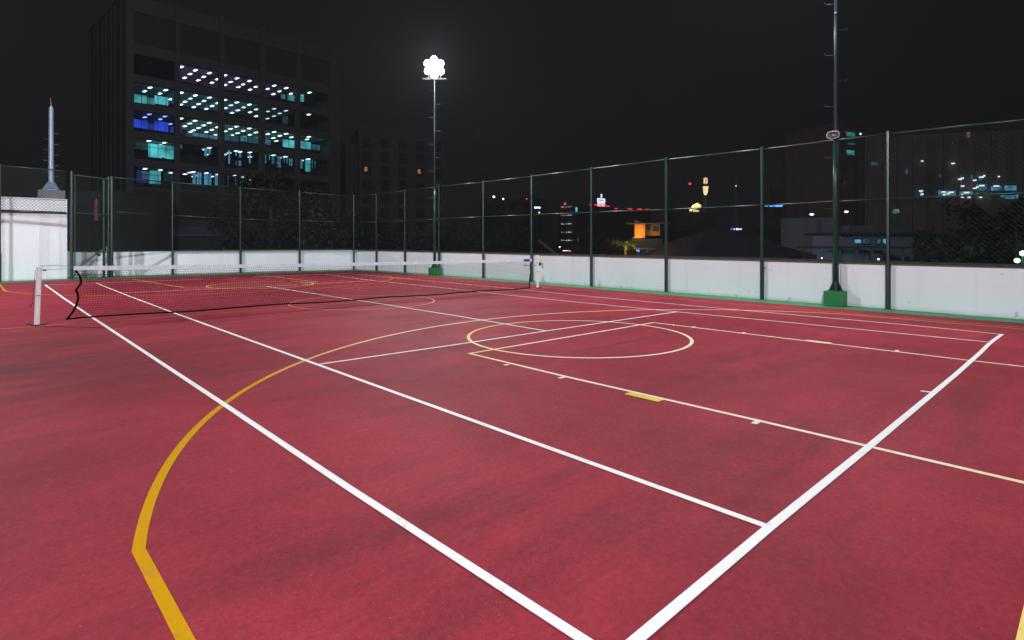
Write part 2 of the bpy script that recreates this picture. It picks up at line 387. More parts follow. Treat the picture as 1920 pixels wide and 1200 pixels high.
tag(mb.build('key_lines', M['key_line']), kind='structure')
mb = MB()
strip(mb, [(-2.385,1.73),(-2.385,2.12)], .10, z); z += .00015
tag(mb.build('key_blocks', M['yellow_block']), kind='structure')

# ------------------------------------------------------------------ boundary walls
RW = [(7.65,-9.0),(7.93,0),(8.06,2.25),(8.19,5.17),(8.36,8.18),(8.43,11.17),(8.52,14.18),(8.55,17.1),(8.56,20.2),(8.56,23.25),(8.46,25.85),(8.28,28.02)]
BW = [(8.28,28.02),(5.42,28.74),(2.56,29.22),(-.38,29.62),(-2.85,30.0),(-4.6,30.2),(-6.6,30.3),(-22,30.4)]
def wall_run(name, pts, zt, th, side):
    mb = MB(); n = len(pts)
    P = [Vector((p[0],p[1],0)) for p in pts]; off = []
    for i, p in enumerate(P):
        d = (P[min(i+1,n-1)]-P[max(i-1,0)]).normalized(); off.append(p + Vector((-d.y*side, d.x*side, 0))*th)
    v = []
    for i in range(n): v += [(P[i].x,P[i].y,.002),(P[i].x,P[i].y,zt[i]),(off[i].x,off[i].y,zt[i]),(off[i].x,off[i].y,.002)]
    f = []
    for i in range(n-1):
        for k in range(4): a = i*4+k; b = i*4+(k+1) % 4; f.append((a,b,b+4,a+4) if side > 0 else (a,a+4,b+4,b))
    f += [(0,1,2,3),((n-1)*4+3,(n-1)*4+2,(n-1)*4+1,(n-1)*4)]
    mb.add(v, f); return mb.build(name, M['wall'])
RZ = [1.03,1.03,1.04,1.05,1.05,1.055,1.06,1.07,1.07,1.08,1.08,1.09]
BZ = [1.09,1.10,1.10,1.10,1.12,1.14,1.14,1.14]
tag(wall_run('boundary_wall', RW, RZ, .16, -1), 'low white wall with dark splash marks along the right side of the court', 'wall')
tag(wall_run('boundary_wall', BW, BZ, .16, -1), 'low white wall along the far end of the court beyond the green edging', 'wall')

# ------------------------------------------------------------------ chain link fences
def mesh_panel(a, b, z0a, z1a, z0b, z1b, pitch=.072, r=.0016):
    """diagonal wires woven both ways between two posts"""
    a = Vector((a[0],a[1],0)); b = Vector((b[0],b[1],0)); Ln = (b-a).length; d = (b-a)/Ln; nrm = Vector((-d.y,d.x,0))
    mb = MB()
    def clip(u0, sgn):
        H = z1a-z0a; pts = []
        # param: u = u0 + sgn*h, h in 0..H
        h0, h1 = 0., H
        if sgn > 0: h0 = max(h0, -u0); h1 = min(h1, Ln-u0)
        else: h0 = max(h0, u0-Ln); h1 = min(h1, u0)
        return (h0, h1) if h1-h0 > .03 else None
    H = max(z1a-z0a, .01)
    u = -H
    while u < Ln+H:
        for sgn, o in ((1,.0025),(-1,-.0025)):
            c = clip(u, sgn)
            if c:
                pp = []
                for h in c:
                    x = u+sgn*h; t = x/Ln; zb = z0a+(z0b-z0a)*t; zt = z1a+(z1b-z1a)*t
                    pp.append(a+d*x+nrm*o+Vector((0,0,zb+(zt-zb)*h/H)))
                mb.tube(pp, r, 3, caps=False)
        u += pitch*1.4142
    return mb
def fence(name, posts, tops, mids, bots, label, group, post_w=.042, skip_low=(), brackets=(), nopost=()):
    root = empty(name, (posts[0][0], posts[0][1], 0)); ox, oy = posts[0]
    L3 = lambda p, zz: (p[0]-ox, p[1]-oy, zz)
    for i, p in enumerate(posts):
        if i in nopost: continue
        m = MB(); m.tube([L3(p,.004), L3(p,bots[i]+.0)], post_w+.012, 12); m.tube([L3(p,bots[i]+.001), L3(p,tops[i]+.04)], post_w, 12)
        m.tube([L3(p,tops[i]+.041), L3(p,tops[i]+.06), L3(p,tops[i]+.075)], [post_w+.006, post_w+.004, .012], 12)
        po = m.build('post', M['fence'], root, smooth=False)
        if i in brackets:
            m = MB(); m.bar(L3((p[0]-.05,p[1]-.02),.86), L3((p[0]-.10,p[1]-.13),.86), .03); m.build('clip', M['iron'], po)
    for i in range(len(posts)-1):
        p, q_ = posts[i], posts[i+1]
        d = (Vector(q_)-Vector(p)).normalized()*(post_w+.001)
        p1 = (p[0]+d.x,p[1]+d.y); q1 = (q_[0]-d.x,q_[1]-d.y)
        m = MB(); m.tube([L3(p1,tops[i]), L3(q1,tops[i+1])], .024, 10); m.build('top_rail', M['fence'], root, smooth=True)
        m = MB(); m.tube([L3(p1,mids[i]), L3(q1,mids[i+1])], .021 if i not in skip_low else .05, 10); m.build('middle_rail', M['fence'], root, smooth=True)
        if i in skip_low:
            pm = mesh_panel(L3(p1,0), L3(q1,0), mids[i]+.03, tops[i], mids[i+1]+.03, tops[i+1], .085, .0045)
        else:
            m = MB(); m.bar(L3(p1,bots[i]+.035), L3(q1,bots[i+1]+.035), .06, .062); m.build('bottom_rail', M['fence'], root)
            pm = mesh_panel(L3(p1,0), L3(q1,0), bots[i]+.067, tops[i], bots[i+1]+.067, tops[i+1])
        pm.build('wire_mesh', M['wire'], root)
    tag(root, label, 'fence', group); return root
RP = [(7.84,-1.0),(7.98,2.25),(8.11,5.17),(8.28,8.18),(8.35,11.17),(8.44,14.18),(8.47,17.1),(8.48,20.3),(8.48,23.2),(8.38,25.83),(8.10,27.80)]
fence('chain_link_fence', [(7.70,-5.0)]+RP, [3.9,3.94,4.02,4.03,4.09,4.09,4.09,4.09,4.13,4.14,4.12,4.10],
      [2.5,2.51,2.53,2.53,2.55,2.58,2.60,2.62,2.62,2.62,2.62,2.64], [1.03]+[1.03,1.04,1.05,1.05,1.055,1.06,1.07,1.07,1.08,1.08,1.09],
      'tall green chain link fence over the white wall along the right side of the court', 'chain link fences round the court', brackets=(3,5))
BP = [(8.06,27.83),(5.37,28.62),(2.52,29.10),(-.42,29.50),(-2.90,28.80)]
fence('chain_link_fence', BP, [4.10,4.23,4.30,4.39,4.38], [2.64,2.69,2.71,2.82,2.88], [1.10]*5,
      'tall green chain link fence over the white wall across the far end of the court', 'chain link fences round the court', nopost=(0,4))
# gate bay and bay in front of the pump house
g = empty('chain_link_gate', (-4.36,28.25,0))
gx = Vector((-2.92,28.74)) - Vector((-4.36,28.25))
def gp(t, zz, dy=0): return (gx.x*t+.0, gx.y*t+dy, zz)
for t, zt, rr_, dy in ((.0,4.45,.055,0),(.82,4.30,.05,.25),(.93,4.38,.055,.12),(1.0,4.40,.06,0)):
    m = MB(); m.tube([gp(t,.004,dy), gp(t,zt,dy)], rr_, 12); m.tube([gp(t,zt+.001,dy), gp(t,zt+.02,dy), gp(t,zt+.035,dy)], [rr_+.005, rr_, .015], 12); m.build('post', M['fence'], g)
for zz, nm in ((4.30,'top_rail'),(2.74,'middle_rail'),(1.12,'lock_rail'),(.14,'bottom_rail')):
    m = MB(); m.bar(gp(.04,zz+.03), gp(.96,zz-.02), .045); m.build(nm, M['fence'], g)
m = MB(); m.bar(gp(.08,.14), gp(.08,4.28), .04); m.build('stile', M['fence'], g)
m = mesh_panel(gp(.04,0), gp(.96,0), .17, 4.30, .17, 4.27, .075, .003); m.build('wire_mesh', M['wire'], g)
m = MB(); m.bar(gp(.62,1.00,-.03), gp(.70,1.00,-.03), .05, .12); m.build('latch', M['iron'], g)
tag(g, 'narrow chain link gate bay with clustered green posts at the far left corner', 'gate')
fence('chain_link_fence', [(-9.3,28.3),(-6.56,28.42),(-4.50,28.22)], [4.6,4.52,4.46], [2.78,2.77,2.74], [1.1]*3,
      'green fence bay before the white pump house, with wire only above its middle rail', 'chain link fences round the court', skip_low=(0,1), nopost=(2,))
# steel brace leaning on the wall behind the gate
m = MB(); m.bar((-4.05,29.2,.45), (-2.95,29.9,1.35), .06); m.bar((-2.95,29.93,1.37),(-2.75,29.75,.02), .06)
tag(m.build('steel_brace', M['steel']), 'slanting steel brace behind the wire of the corner gate', 'brace')

# pump house with lightning mast on its roof
ph = empty('pump_house', (-7.5,28.75,0))
m = MB(); m.box(-2.6,3.05,.1,3.6,.002,3.30); m.build('wall', M['wall'], ph)
m = MB(); m.box(-2.6,3.06,.06,3.6,3.302,3.34); m.build('roof_slab', M['wall'], ph)
m = MB(); m.box(-2.6,3.04,.07,.098,2.72,2.78); m.build('ledge', M['fence'], ph)
tag(ph, 'tall plain white pump house behind the fence in the far left corner', 'small building')
mp = at(96, 24.8); mast = empty('lightning_mast', (mp.x, mp.y, 3.382))
m = MB(); m.box(-.45,.45,-.35,.35,0,.42); m.build('plinth', M['concrete'], mast)
m = MB(); m.tube([(0,0,.62),(0,0,2.4),(0,0,4.05)], [.105,.095,.085], 12); m.build('pole', M['bluegrey'], mast, smooth=False)
def gussets(mb, z0, h, rb, rt):
    for k in range(6):
        a = 2*math.pi*k/6+.3; c, s = math.cos(a), math.sin(a)
        t = .012; n = Vector((-s,c,0))*t
        P4 = [Vector((c*rt*.5,s*rt*.5,z0)),Vector((c*rb,s*rb,z0)),Vector((c*rt,s*rt,z0+h)),Vector((c*rt*.5,s*rt*.5,z0+h))]
        mb.add([p-n for p in P4]+[p+n for p in P4], [(3,2,1,0),(4,5,6,7),(0,1,5,4),(1,2,6,5),(2,3,7,6),(3,0,4,7)])
m = MB(); m.tube([(0,0,.422),(0,0,.46)], .34, 16); gussets(m,.461,.34,.32,.12); m.tube([(0,0,.461),(0,0,.619)], .11, 12); m.build('base_flange', M['bluegrey'], mast)
for k in range(9):
    sx = -1 if k % 2 else 1; zz = 1.02+k*.235; m = MB()
    m.tube([RT*(sx*.09)+Vector((0,0,zz)), RT*(sx*.30)+Vector((0,0,zz+.015)), RT*(sx*.32)+Vector((0,0,zz+.05))], .010, 6); m.build('climbing_peg', M['steel'], mast)
m = MB(); m.tube([(0,0,4.051),(0,0,4.10)], .05, 10); m.tube([(0,0,4.101),(0,0,4.14)], .022, 10); m.tube([(0,0,4.141),(-.01,0,4.3),(-.03,0,4.50)], [.012,.01,.004], 6); m.build('lightning_rod', M['steel'], mast)
tag(mast, 'blue-grey mast with climbing pegs and a thin rod on the pump house roof', 'mast')

# ------------------------------------------------------------------ tennis net and its posts
NA = Vector((-6.395,12.27,0)); NB = Vector((6.36,11.84,0)); nd = (NB-NA).normalized()
def on(x, zz, dy=0.):
    t = (x-NA.x)/(NB.x-NA.x); p = NA+(NB-NA)*t; return Vector((x, p.y+dy, zz))
def top_z(x): t = (x-NA.x)/(NB.x-NA.x); return 1.085 - .10*t - .03*math.sin(math.pi*t)
def ledge(zz):   # wavy left edge of the slack net: x as function of height
    pts = [(.07,-5.97),(.20,-5.88),(.33,-5.82),(.47,-5.79),(.585,-5.80),(.62,-5.84),(.68,-5.79),(.76,-5.745),(.88,-5.76),(1.0,-5.83),(1.1,-5.88)]
    for (z0,x0),(z1,x1) in zip(pts, pts[1:]):
        if zz <= z1: return x0+(x1-x0)*max(0,(zz-z0))/(z1-z0)
    return pts[-1][1]
def redge(zz):
    pts = [(.03,6.0),(.3,5.99),(.52,6.03),(.56,6.07),(.6,6.03),(.8,6.03),(.98,6.07)]
    for (z0,x0),(z1,x1) in zip(pts, pts[1:]):
        if zz <= z1: return x0+(x1-x0)*max(0,(zz-z0))/(z1-z0)
    return pts[-1][1]
ZB0, ZB1 = .09, .035
def bot_z(x): t = (x+5.97)/12.; return ZB0+(ZB1-ZB0)*t + .012*math.sin(x*2.1)
net = empty('tennis_net', (0,12.05,0))
def nl(p): return (p[0], p[1]-12.05, p[2])
m = MB()
NR = 22
for k in range(1, NR):       # horizontal cords
    t = k/NR; pts = []
    zl = ZB0+(1.03-ZB0)*t; zr = ZB1+(.93-ZB1)*t
    xl, xr = ledge(zl), redge(zr); n = 60
    for i in range(n+1):
        x = xl+(xr-xl)*i/n; zb = bot_z(x); zt = top_z(x)-.045
        pts.append(nl(on(x, zb+(zt-zb)*t+.003*math.sin(x*5+k), .012*math.sin(x*3+k*.3))))
    m.tube(pts, .0024, 3, caps=False)
NV = 250
for i in range(1, NV):
    s = i/NV; pts = []
    for k in range(12):
        t = k/11; zz = .09+(1.0-.09)*t
        x = ledge(zz)+(redge(zz)-ledge(zz))*s; zb = bot_z(x); zt = top_z(x)-.045
        pts.append(nl(on(x, zb+(zt-zb)*t, .012*math.sin(x*3+t*6))))
    m.tube(pts, .0024, 3, caps=False)
m.build('mesh', M['net_cord'], net)
m = MB(); n = 60; vs = []
for i in range(n+1):
    x = -5.86+(6.07+5.86)*i/n; zt = top_z(x)
    for dy, dz in ((-.012,.005),(.012,.005),(.018,-.075+.006*math.sin(x*4)),(-.018,-.075+.006*math.sin(x*4))): vs.append(nl(on(x, zt+dz, dy)))
fs = []
for i in range(n):
    for k in range(4): a = i*4+k; b = i*4+(k+1) % 4; fs.append((a,a+4,b+4,b))
fs += [(0,1,2,3),(n*4+3,n*4+2,n*4+1,n*4)]
m.add(vs, fs); m.build('headband', M['net_band'], net)
m = MB(); pts = [nl(on(-5.97+11.97*i/60, bot_z(-5.97+11.97*i/60), .012*math.sin(i))) for i in range(61)]; m.tube(pts, .017, 6); m.build('bottom_tape', M['net_tape'], net)
def side_tape(fn, z0, z1, w):
    m = MB(); vs = []; n = 22
    for i in range(n+1):
        zz = z0+(z1-z0)*i/n; x = fn(zz)
        for dx, dy in ((-w,-.006),(w,-.006),(w,.006),(-w,.006)): vs.append(nl(on(x+dx, zz, dy)))
    fs = [(0,3,2,1),(n*4,n*4+1,n*4+2,n*4+3)]
    for i in range(n):
        for k in range(4): a = i*4+k; b = i*4+(k+1) % 4; fs.append((a,b,b+4,a+4))
    m.add(vs, fs); m.build('side_tape', M['net_tape'], net)
side_tape(ledge, .075, 1.04, .020); side_tape(redge, .04, .925, .020)
m = MB(); m.tube([nl(on(-6.40,1.10)), nl(on(-6.1,1.096)), nl(on(-5.86,top_z(-5.86)+.004))], .006, 6); m.build('cable', M['steel'], net)
m = MB(); m.tube([nl(on(-6.35,1.035,-.03)), nl(on(-6.1,1.03)), nl(on(-5.87,1.045))], .004, 6); m.build('cable', M['steel'], net)
m = MB(); m.tube([nl(on(6.07,top_z(6.07)-.01)), nl(on(6.33,.975))], .005, 6); m.build('cable', M['steel'], net)
m = MB(); x0, x1 = 5.72, 5.98
vs = [nl(on(x, top_z(x)+dz, -.024)) for x, dz in ((x0,-.07),(x1,-.07),(x1,.004),(x0,.004))]; vs += [nl(on(x, top_z(x)+dz, -.019)) for x, dz in ((x0,-.07),(x1,-.07),(x1,.004),(x0,.004))]
m.add(vs, [(0,1,2,3),(7,6,5,4),(0,4,5,1),(1,5,6,2),(2,6,7,3),(3,7,4,0)]); pa = m.build('maker_patch', M['blue_patch'], net); pa['label'] = 'small blue patch on the white band'
tag(net, 'long black tennis net with a white headband and slack wavy sides', 'net')

def net_post(loc, tilt, label, crank):
    root = empty('net_post', loc)
    m = MB(); m.tube([(0,0,.012),(tilt*.5,0,.55),(tilt,0,1.06)], [.041,.040,.039], 16); m.build('post', M['post_white'], root, smooth=False)
    m = MB(); m.tube([(tilt,0,1.061),(tilt,0,1.085),(tilt,0,1.10)], [.048,.048,.028], 16); m.build('cap', M['post_white'], root)
    m = MB(); m.tube([(-.0,0,.009),(0,0,.030)], .062, 16); m.tube([(-.15,.02,.03),(-.10,.0,.045),(-.063,0,.02)], .012, 6); m.tube([(.15,-.02,.035),(.10,0,.02),(.063,0,.02)], .012, 6); m.build('ground_sleeve', M['iron'], root)
    m = MB(); m.tube([(tilt*.5,0,.553),(tilt*.5,0,.567)], .0515, 16); m.build('clamp_ring', M['steel'], root)
    if crank:
        m = MB(); c = Vector((.052,-.02,.80))
        m.box(c.x,c.x+.07,c.y-.03,c.y+.03,c.z-.04,c.z+.05); m.tube([c+Vector((.071,0,.03)), c+Vector((.13,-.02,.03)), c+Vector((.14,-.02,-.10)), c+Vector((.12,-.08,-.12))], .014, 8)
        m.tube([c+Vector((-.10,0,.05)), c+Vector((.08,0,.085))], .014, 8); m.build('winder', M['iron'], root)
        m = MB(); m.tube([(-.05,.0,.76),(-.32,.30,.775)], .012, 8); m.tube([(-.321,.301,.775),(-.34,.32,.776)], .03, 10); m.build('tie_rod', M['steel'], root)
    else:
        m = MB(); m.tube([(-.052,-.02,.42),(-.08,-.03,.40),(-.09,-.03,.36)], .012, 6); m.tube([(-.07,-.02,.40),(tilt-.052,-.0,1.03)], .004, 5); m.tube([(tilt+.052,0,1.02),(tilt+.10,-.02,1.015)], .012, 6); m.build('cord_hook', M['iron'], root)
    tag(root, label, 'net post', 'net posts'); return root
net_post((-6.395,12.27,0), .035, 'white net post nearest the camera on the left, leaning slightly with cord hooks', False)
net_post((6.36,11.84,0), 0, 'white net post with a black winder in front of the right wall', True)

# ------------------------------------------------------------------ floodlight poles
def flood_pole(x, y, name_label, big=1.0, aim=(0,12), lamp_energy=0, offs=0):
    root = empty('floodlight_pole', (x,y,0))
    m = MB(); s = .21*big; m.box(-s,s,-s,s,.006,.36*big); o = m.build('plinth', M['green_block'], root)
    bv = o.modifiers.new('b','BEVEL'); bv.width = .012; bv.segments = 2
    z0 = .362*big
    m = MB(); m.tube([(0,0,z0),(0,0,z0+.02)], .17, 16); gussets(m, z0+.021, .19, .16, .075); m.tube([(0,0,z0+.021),(0,0,z0+.219)], .07, 14); m.build('base_flange', M['dark_green'], root)
    m = MB(); m.tube([(0,0,z0+.22),(0,0,3.0),(0,0,3.95)], [.068,.060,.056], 16); m.build('lower_pole', M['dark_green'], root, smooth=True)
    m = MB(); m.tube([(0,0,3.951),(0,0,3.99),(0,0,4.02)], [.062,.062,.045], 16); m.tube([(0,0,4.021),(0,0,7.0),(0,0,9.05)], [.042,.036,.032], 14)
    m.tube([(0,0,7.05),(0,0,7.10)], .043, 14); m.build('upper_pole', M['pole_paint'], root, smooth=True)
    for k in range(11):
        sx = 1 if k % 2 else -1; zz = 2.35+k*.62; m = MB()
        m.tube([RT*(sx*.045)+Vector((0,0,zz)), RT*(sx*.25)+Vector((0,0,zz-.01)), RT*(sx*.27)+Vector((0,0,zz+.05))], .008, 6); m.build('climbing_peg', M['iron'], root)
    ad = (Vector((aim[0],aim[1],0))-Vector((x,y,0))).normalized(); sd = Vector((-ad.y,ad.x,0))
    m = MB(); m.bar(sd*-.55+Vector((0,0,9.10)), sd*.55+Vector((0,0,9.10)), .07); m.build('crossarm', M['steel'], root)
    d = (ad*math.cos(R(22))+Vector((0,0,-math.sin(R(22))))).normalized(); up = sd.cross(d).normalized()
    if up.z < 0: up = -up
    hub = Vector((0,0,9.60))+ad*.14
    for k in range(7):
        a = math.pi/3*k+math.pi/6
        c = hub if k == 6 else hub+sd*(.335*math.cos(a))+up*(.335*math.sin(a))
        m = MB(); m.tube([c-d*.20, c-d*.15, c-d*.02, c+d*.06, c+d*.062], [.07,.11,.160,.166,.150], 20); lamp = m.build('lamp_head', M['steel'], root)
        m = MB(); m.tube([c+d*.064, c+d*.085, c+d*.10], [.158,.15,.09], 20); m.build('lens', M['lamp_white'], lamp, smooth=True)
    m = MB(); m.tube([hub-d*.24+sd*(.335*math.cos(math.pi/3*k))+up*(.335*math.sin(math.pi/3*k)) for k in range(7)], .02, 6); m.build('lamp_ring', M['steel'], root)
    for sx in (-1,1):
        m = MB(); m.tube([sd*(sx*.27)+Vector((0,0,9.14)), sd*(sx*.27)+Vector((0,0,9.85))-ad*.10], .022, 8); m.build('bracket', M['steel'], root)
    if lamp_energy:
        ld = bpy.data.lights.new('floodlight_beam', 'SPOT'); ld.energy = lamp_energy; ld.spot_size = R(174); ld.spot_blend = .5
        ld.shadow_soft_size = .16; ld.color = (.96,.985,1.0)
        lo = bpy.data.objects.new('floodlight_beam', ld); COL.objects.link(lo); lo.parent = root
        lo.location = ad*.45+Vector((0,0,9.55)); lo.rotation_euler = d.to_track_quat('-Z','Y').to_euler()
        ld = bpy.data.lights.new('floodlight_spill', 'POINT'); ld.energy = lamp_energy*.22; ld.shadow_soft_size = .3; ld.color = (.92,.94,1.0)
        lo = bpy.data.objects.new('floodlight_spill', ld); COL.objects.link(lo); lo.parent = root
        lo.location = Vector((0,0,10.3))
    tag(root, name_label, 'floodlight', 'floodlight poles round the court'); return root
EN = 4450
far = flood_pole(8.20, 20.25, 'lit floodlight pole at the far right on a green plinth by the net band', 1.0, (0,11), EN)
near = flood_pole(7.95, 3.33, 'tall pegged floodlight pole on a green plinth at the right, carrying a horn speaker', 1.0, (-1,8), EN*.75)
flood_pole(-13.0, 21.0, 'lit floodlight pole outside the left edge of the court at the far end', 1.0, (0,13), EN*1.4)
flood_pole(-15.5, -6.5, 'unseen floodlight pole placed behind the camera at near left to light the walls', 1.0, (3,14), EN*2.3)  # out of view, set far back: brightens walls, spares the near floor
m = MB(); m.tube([(-.10,-.12,1.02),(-.13,-.15,.62),(-.16,-.17,.40)], .006, 5); m.build('cable', M['iron'], near)
m = MB(); m.box(.212,.34,-.20,-.02,.006,.26); m.build('junction_box', M['dark_green'], near)

# horn loudspeaker on the near pole
hs = empty('horn_loudspeaker', (7.95,3.33,4.10))
hd = (Vector((-5.5,2.0,0))-Vector((7.95,3.33,0))).normalized(); hr = Vector((hd.y,-hd.x,0)); hu = Vector((0,0,1))
def oval(c, a, b, n=28):
    out = []
    for k in range(n):
        t = 2*math.pi*k/n; cx, sy = math.cos(t), math.sin(t)
        e = .7; out.append(c+hr*(a*math.copysign(abs(cx)**e, cx))+hu*(b*math.copysign(abs(sy)**e, sy)))
    return out
def loft(rings, cap=True):
    m = MB(); n = len(rings[0]); v = [p for r_ in rings for p in r_]; f = []
    for i in range(len(rings)-1):
        for k in range(n): a = i*n+k; b = i*n+(k+1) % n; f.append((a,b,b+n,a+n))
    if cap: f.append(tuple(range((len(rings)-1)*n, len(rings)*n)))
    m.add(v, f); return m
o0 = -hd*0
rings = [oval(hd*.10,.05,.045),oval(hd*.18,.08,.06),oval(hd*.27,.13,.085),oval(hd*.36,.175,.112),oval(hd*.372,.182,.12),oval(hd*.374,.172,.108),oval(hd*.34,.15,.09),oval(hd*.25,.10,.07),oval(hd*.22,.07,.05)]
loft(rings[:7], False).build('horn', M['horn'], hs, smooth=True)
loft([oval(hd*.3405,.149,.089)]+rings[7:]).build('throat', M['concrete'], hs, smooth=True)  # inside of the horn in a darker material, standing for its shade
m = MB(); m.tube([hd*.22, hd*.31, hd*.345], [.040,.045,.018], 14); m.build('driver_cone', M['horn'], hs, smooth=True)
m = MB(); m.tube([hd*.055, hd*.099], .055, 14); m.bar(Vector((0,0,-.05))+hd*.06, hd*.055, .03); m.build('bracket', M['iron'], hs)
hs.scale = (.78,.78,.78)
tag(hs, 'pale oval horn loudspeaker clamped to the near right floodlight pole', 'loudspeaker')

# ------------------------------------------------------------------ office tower
class Bld:
    """local frame: x along the facade from A (left in view) to B, y into the building, z up (world z kept)"""
    def __init__(s, name, pa, pb):
        s.A = Vector((pa.x,pa.y,0)); s.B = Vector((pb.x,pb.y,0)); s.L = (s.B-s.A).length
        s.u = (s.B-s.A).normalized(); s.n = Vector((-s.u.y, s.u.x, 0))
        s.root = empty(name, (s.A.x,s.A.y,0), math.atan2(s.u.y, s.u.x))
    def ray_plane_y(s, px, py, yy):
        """local (x,z) where the sight line of pixel px,py meets plane local y = yy"""
        d = FW+RT*((px-CX)/F); d.z = (CY-py)/F
        t = (yy-(CAM-s.A).to_2d().dot(s.n.to_2d()))/d.to_2d().dot(s.n.to_2d())
        p = CAM+d*t; return (p-s.A).to_2d().dot(s.u.to_2d()), p.z
    def ray_plane_z(s, px, py, zz):
        d = FW+RT*((px-CX)/F); d.z = (CY-py)/F
        t = (zz-CAM.z)/d.z; p = CAM+d*t; q_ = (p-s.A).to_2d()
        return q_.dot(s.u.to_2d()), q_.dot(s.n.to_2d())
    def part(s, mb, name, m, parent=None): return mb.build(name, m, parent or s.root)

of = Bld('office_block', at(247,80.1), at(622,103.1))
pxb = [(250,328),(337,411),(420,487),(496,555),(562,617)]
bays = [(of.ray_plane_y(a,300,0)[0], of.ray_plane_y(b,300,0)[0]) for a,b in pxb]
T = {'A':28.4,'B':24.4,'C':20.4,'D':16.4,'E':12.4}; HW = 2.95
xs = [-.75]+[v for b in bays for v in b]+[of.L+1.6]
m = MB()
ZTOP = 37.0
for i in range(0, len(xs), 2): m.box(xs[i], xs[i+1], -.25, .6, -9, ZTOP)          # piers
for (a,b) in bays:
    zs = [(9.4-HW-.6,)]
    levels = [-9, 5.0, 9.2] + [v for k in 'EDCBA' for v in (T[k]-HW, T[k])] + [29.7, 34.4, ZTOP]
    # solid bands between openings
    m.box(a+.002, b-.002, 0, .5, -9, 4.9)
    m.box(a+.002, b-.002, 0, .5, 9.0, T['E']-HW)
    for k0, k1 in zip('EDCB','DCBA'): m.box(a+.002, b-.002, 0, .5, T[k0], T[k1]-HW)
    m.box(a+.002, b-.002, 0, .5, T['A'], 29.9); m.box(a+.002, b-.002, 0, .5, 34.4, ZTOP-.5)
    for k in 'ABCDE': m.box(a+.002, b-.002, -.10, -.002, T[k]-HW-.25, T[k]-HW-.05)      # sill lines
m.box(xs[0]+.002, xs[-1]-.002, .62, 1.2, ZTOP-.3, ZTOP-.05)
# left flank wall with vertical slits, right flank, back
D = 22.
m.box(-.75, -.45, .602, D, -9, ZTOP); m.box(of.L+1.3, of.L+1.6, .602, D, -9, ZTOP); m.box(-.448, of.L+1.298, D-.3, D, -9, ZTOP)
of.part(m, 'wall', M['facade'])
m = MB()
for y0 in (3.0,8.2,13.4,18.6):
    m.box(-.87, -.752, y0-.9, y0-.3, -9, ZTOP-.8); m.box(-.87, -.752, y0+2.3, y0+2.9, -9, ZTOP-.8)
of.part(m, 'flank_pier', M['facade'])
m = MB(); m.box(-.448, of.L+1.298, .602, D-.302, 36.0, 36.4); of.part(m, 'roof', M['facade'])
m = MB()
for k in 'ABCDE': m.box(-.44, of.L+1.29, .70, D-.4, T[k]+.05, T[k]+.30)
m.box(-.44, of.L+1.29, .70, D-.4, 34.5, 34.8); m.box(-.44, of.L+1.29, .70, D-.4, 9.2, 9.5); m.box(-.44, of.L+1.29, .70, D-.4, 4.5, 4.8); m.box(-.44, of.L+1.29, 12.0, 12.3, -9, 35.9)
of.part(m, 'floor_slabs', M['dark_room'])
m = MB(); m.box(bays[1][0]-.5, bays[1][0]-.3, .605, 11.9, T['B']+.35, T['A']+.02); of.part(m, 'partition', M['dark_room'])
m = MB()
for (a,b) in bays:
    for za_, zb_ in ((29.91,34.39),(4.91,8.99)):
        m = MB(); m.box(a+.003, b-.003, .30, .45, za_, zb_); of.part(m, 'opening_fill_panel', M['recess'])  # grey sheets added in the openings, a paler stand-in for their shade
def C2(x, y): return 160+x/4., 80+y/4.
dots = {
 ('A',1): [(720,183),(825,208),(785,236),(745,264),(930,229),(888,257),(848,283),(990,275),(950,301)],
 ('A',2): [(1046,246),(1137,268),(1090,295),(1048,318),(1231,288),(1185,313),(1148,333),(1279,331),(1237,353)],
 ('A',3): [(1418,323),(1369,347),(1507,341),(1458,365),(1410,387),(1543,383)],
 ('A',4): [(1682,375),(1622,399)],
 ('B',0): [(485,338),(445,365),(602,357),(559,383),(640,425)],
 ('B',1): [(720,376),(825,397),(786,421),(748,444),(717,465),(931,413),(889,438),(850,461),(814,484),(990,455),(950,476),(909,497)],
 ('B',2): [(1046,430),(1137,449),(1090,471),(1050,492),(1231,465),(1186,487),(1143,508),(1099,527),(1279,502),(1236,522),(1281,552)],
 ('B',3): [(1417,496),(1368,517),(1505,511),(1457,531),(1415,551),(1366,570)],
 ('B',4): [(1676,540)],
 ('C',0): [(480,538),(446,560),(597,554),(562,575),(638,611)],
 ('C',1): [(823,587),(930,602),(888,621),(850,640),(813,658),(990,635),(950,654),(909,671),(968,695),(718,570),(783,607),(746,627),(776,674)],
 ('C',2): [(1134,630),(1089,648),(1050,665),(1231,644),(1185,662),(1142,679),(1099,695),(1279,674),(1235,691),(1187,707),(1278,718)],
 ('C',3): [(1417,670),(1368,686),(1506,684),(1459,699),(1410,715),(1545,710),(1432,738)],
 ('C',4): [(1677,707),(1662,726)],
 ('D',0): [(477,738),(594,751),(559,768)],
 ('D',1): [(930,789),(895,802),(912,840)], ('D',2): [(1131,813),(1160,820),(1235,823),(1235,858),(1044,840),(1079,828)],
 ('D',3): [(1410,845),(1455,865),(1500,856)], ('D',4): [(1673,873),(1622,885)],
 ('E',0): [(448,947),(562,957),(638,978)],
 ('E',1): [(748,987),(785,975),(816,968),(850,996),(812,1005),(922,975),(908,1014),(948,1005),(990,990),(995,1022)],
 ('E',2): [(1128,996),(1188,1008),(1160,1045),(1224,1000),(1246,1030),(1222,1028)],
 ('E',4): [],
}
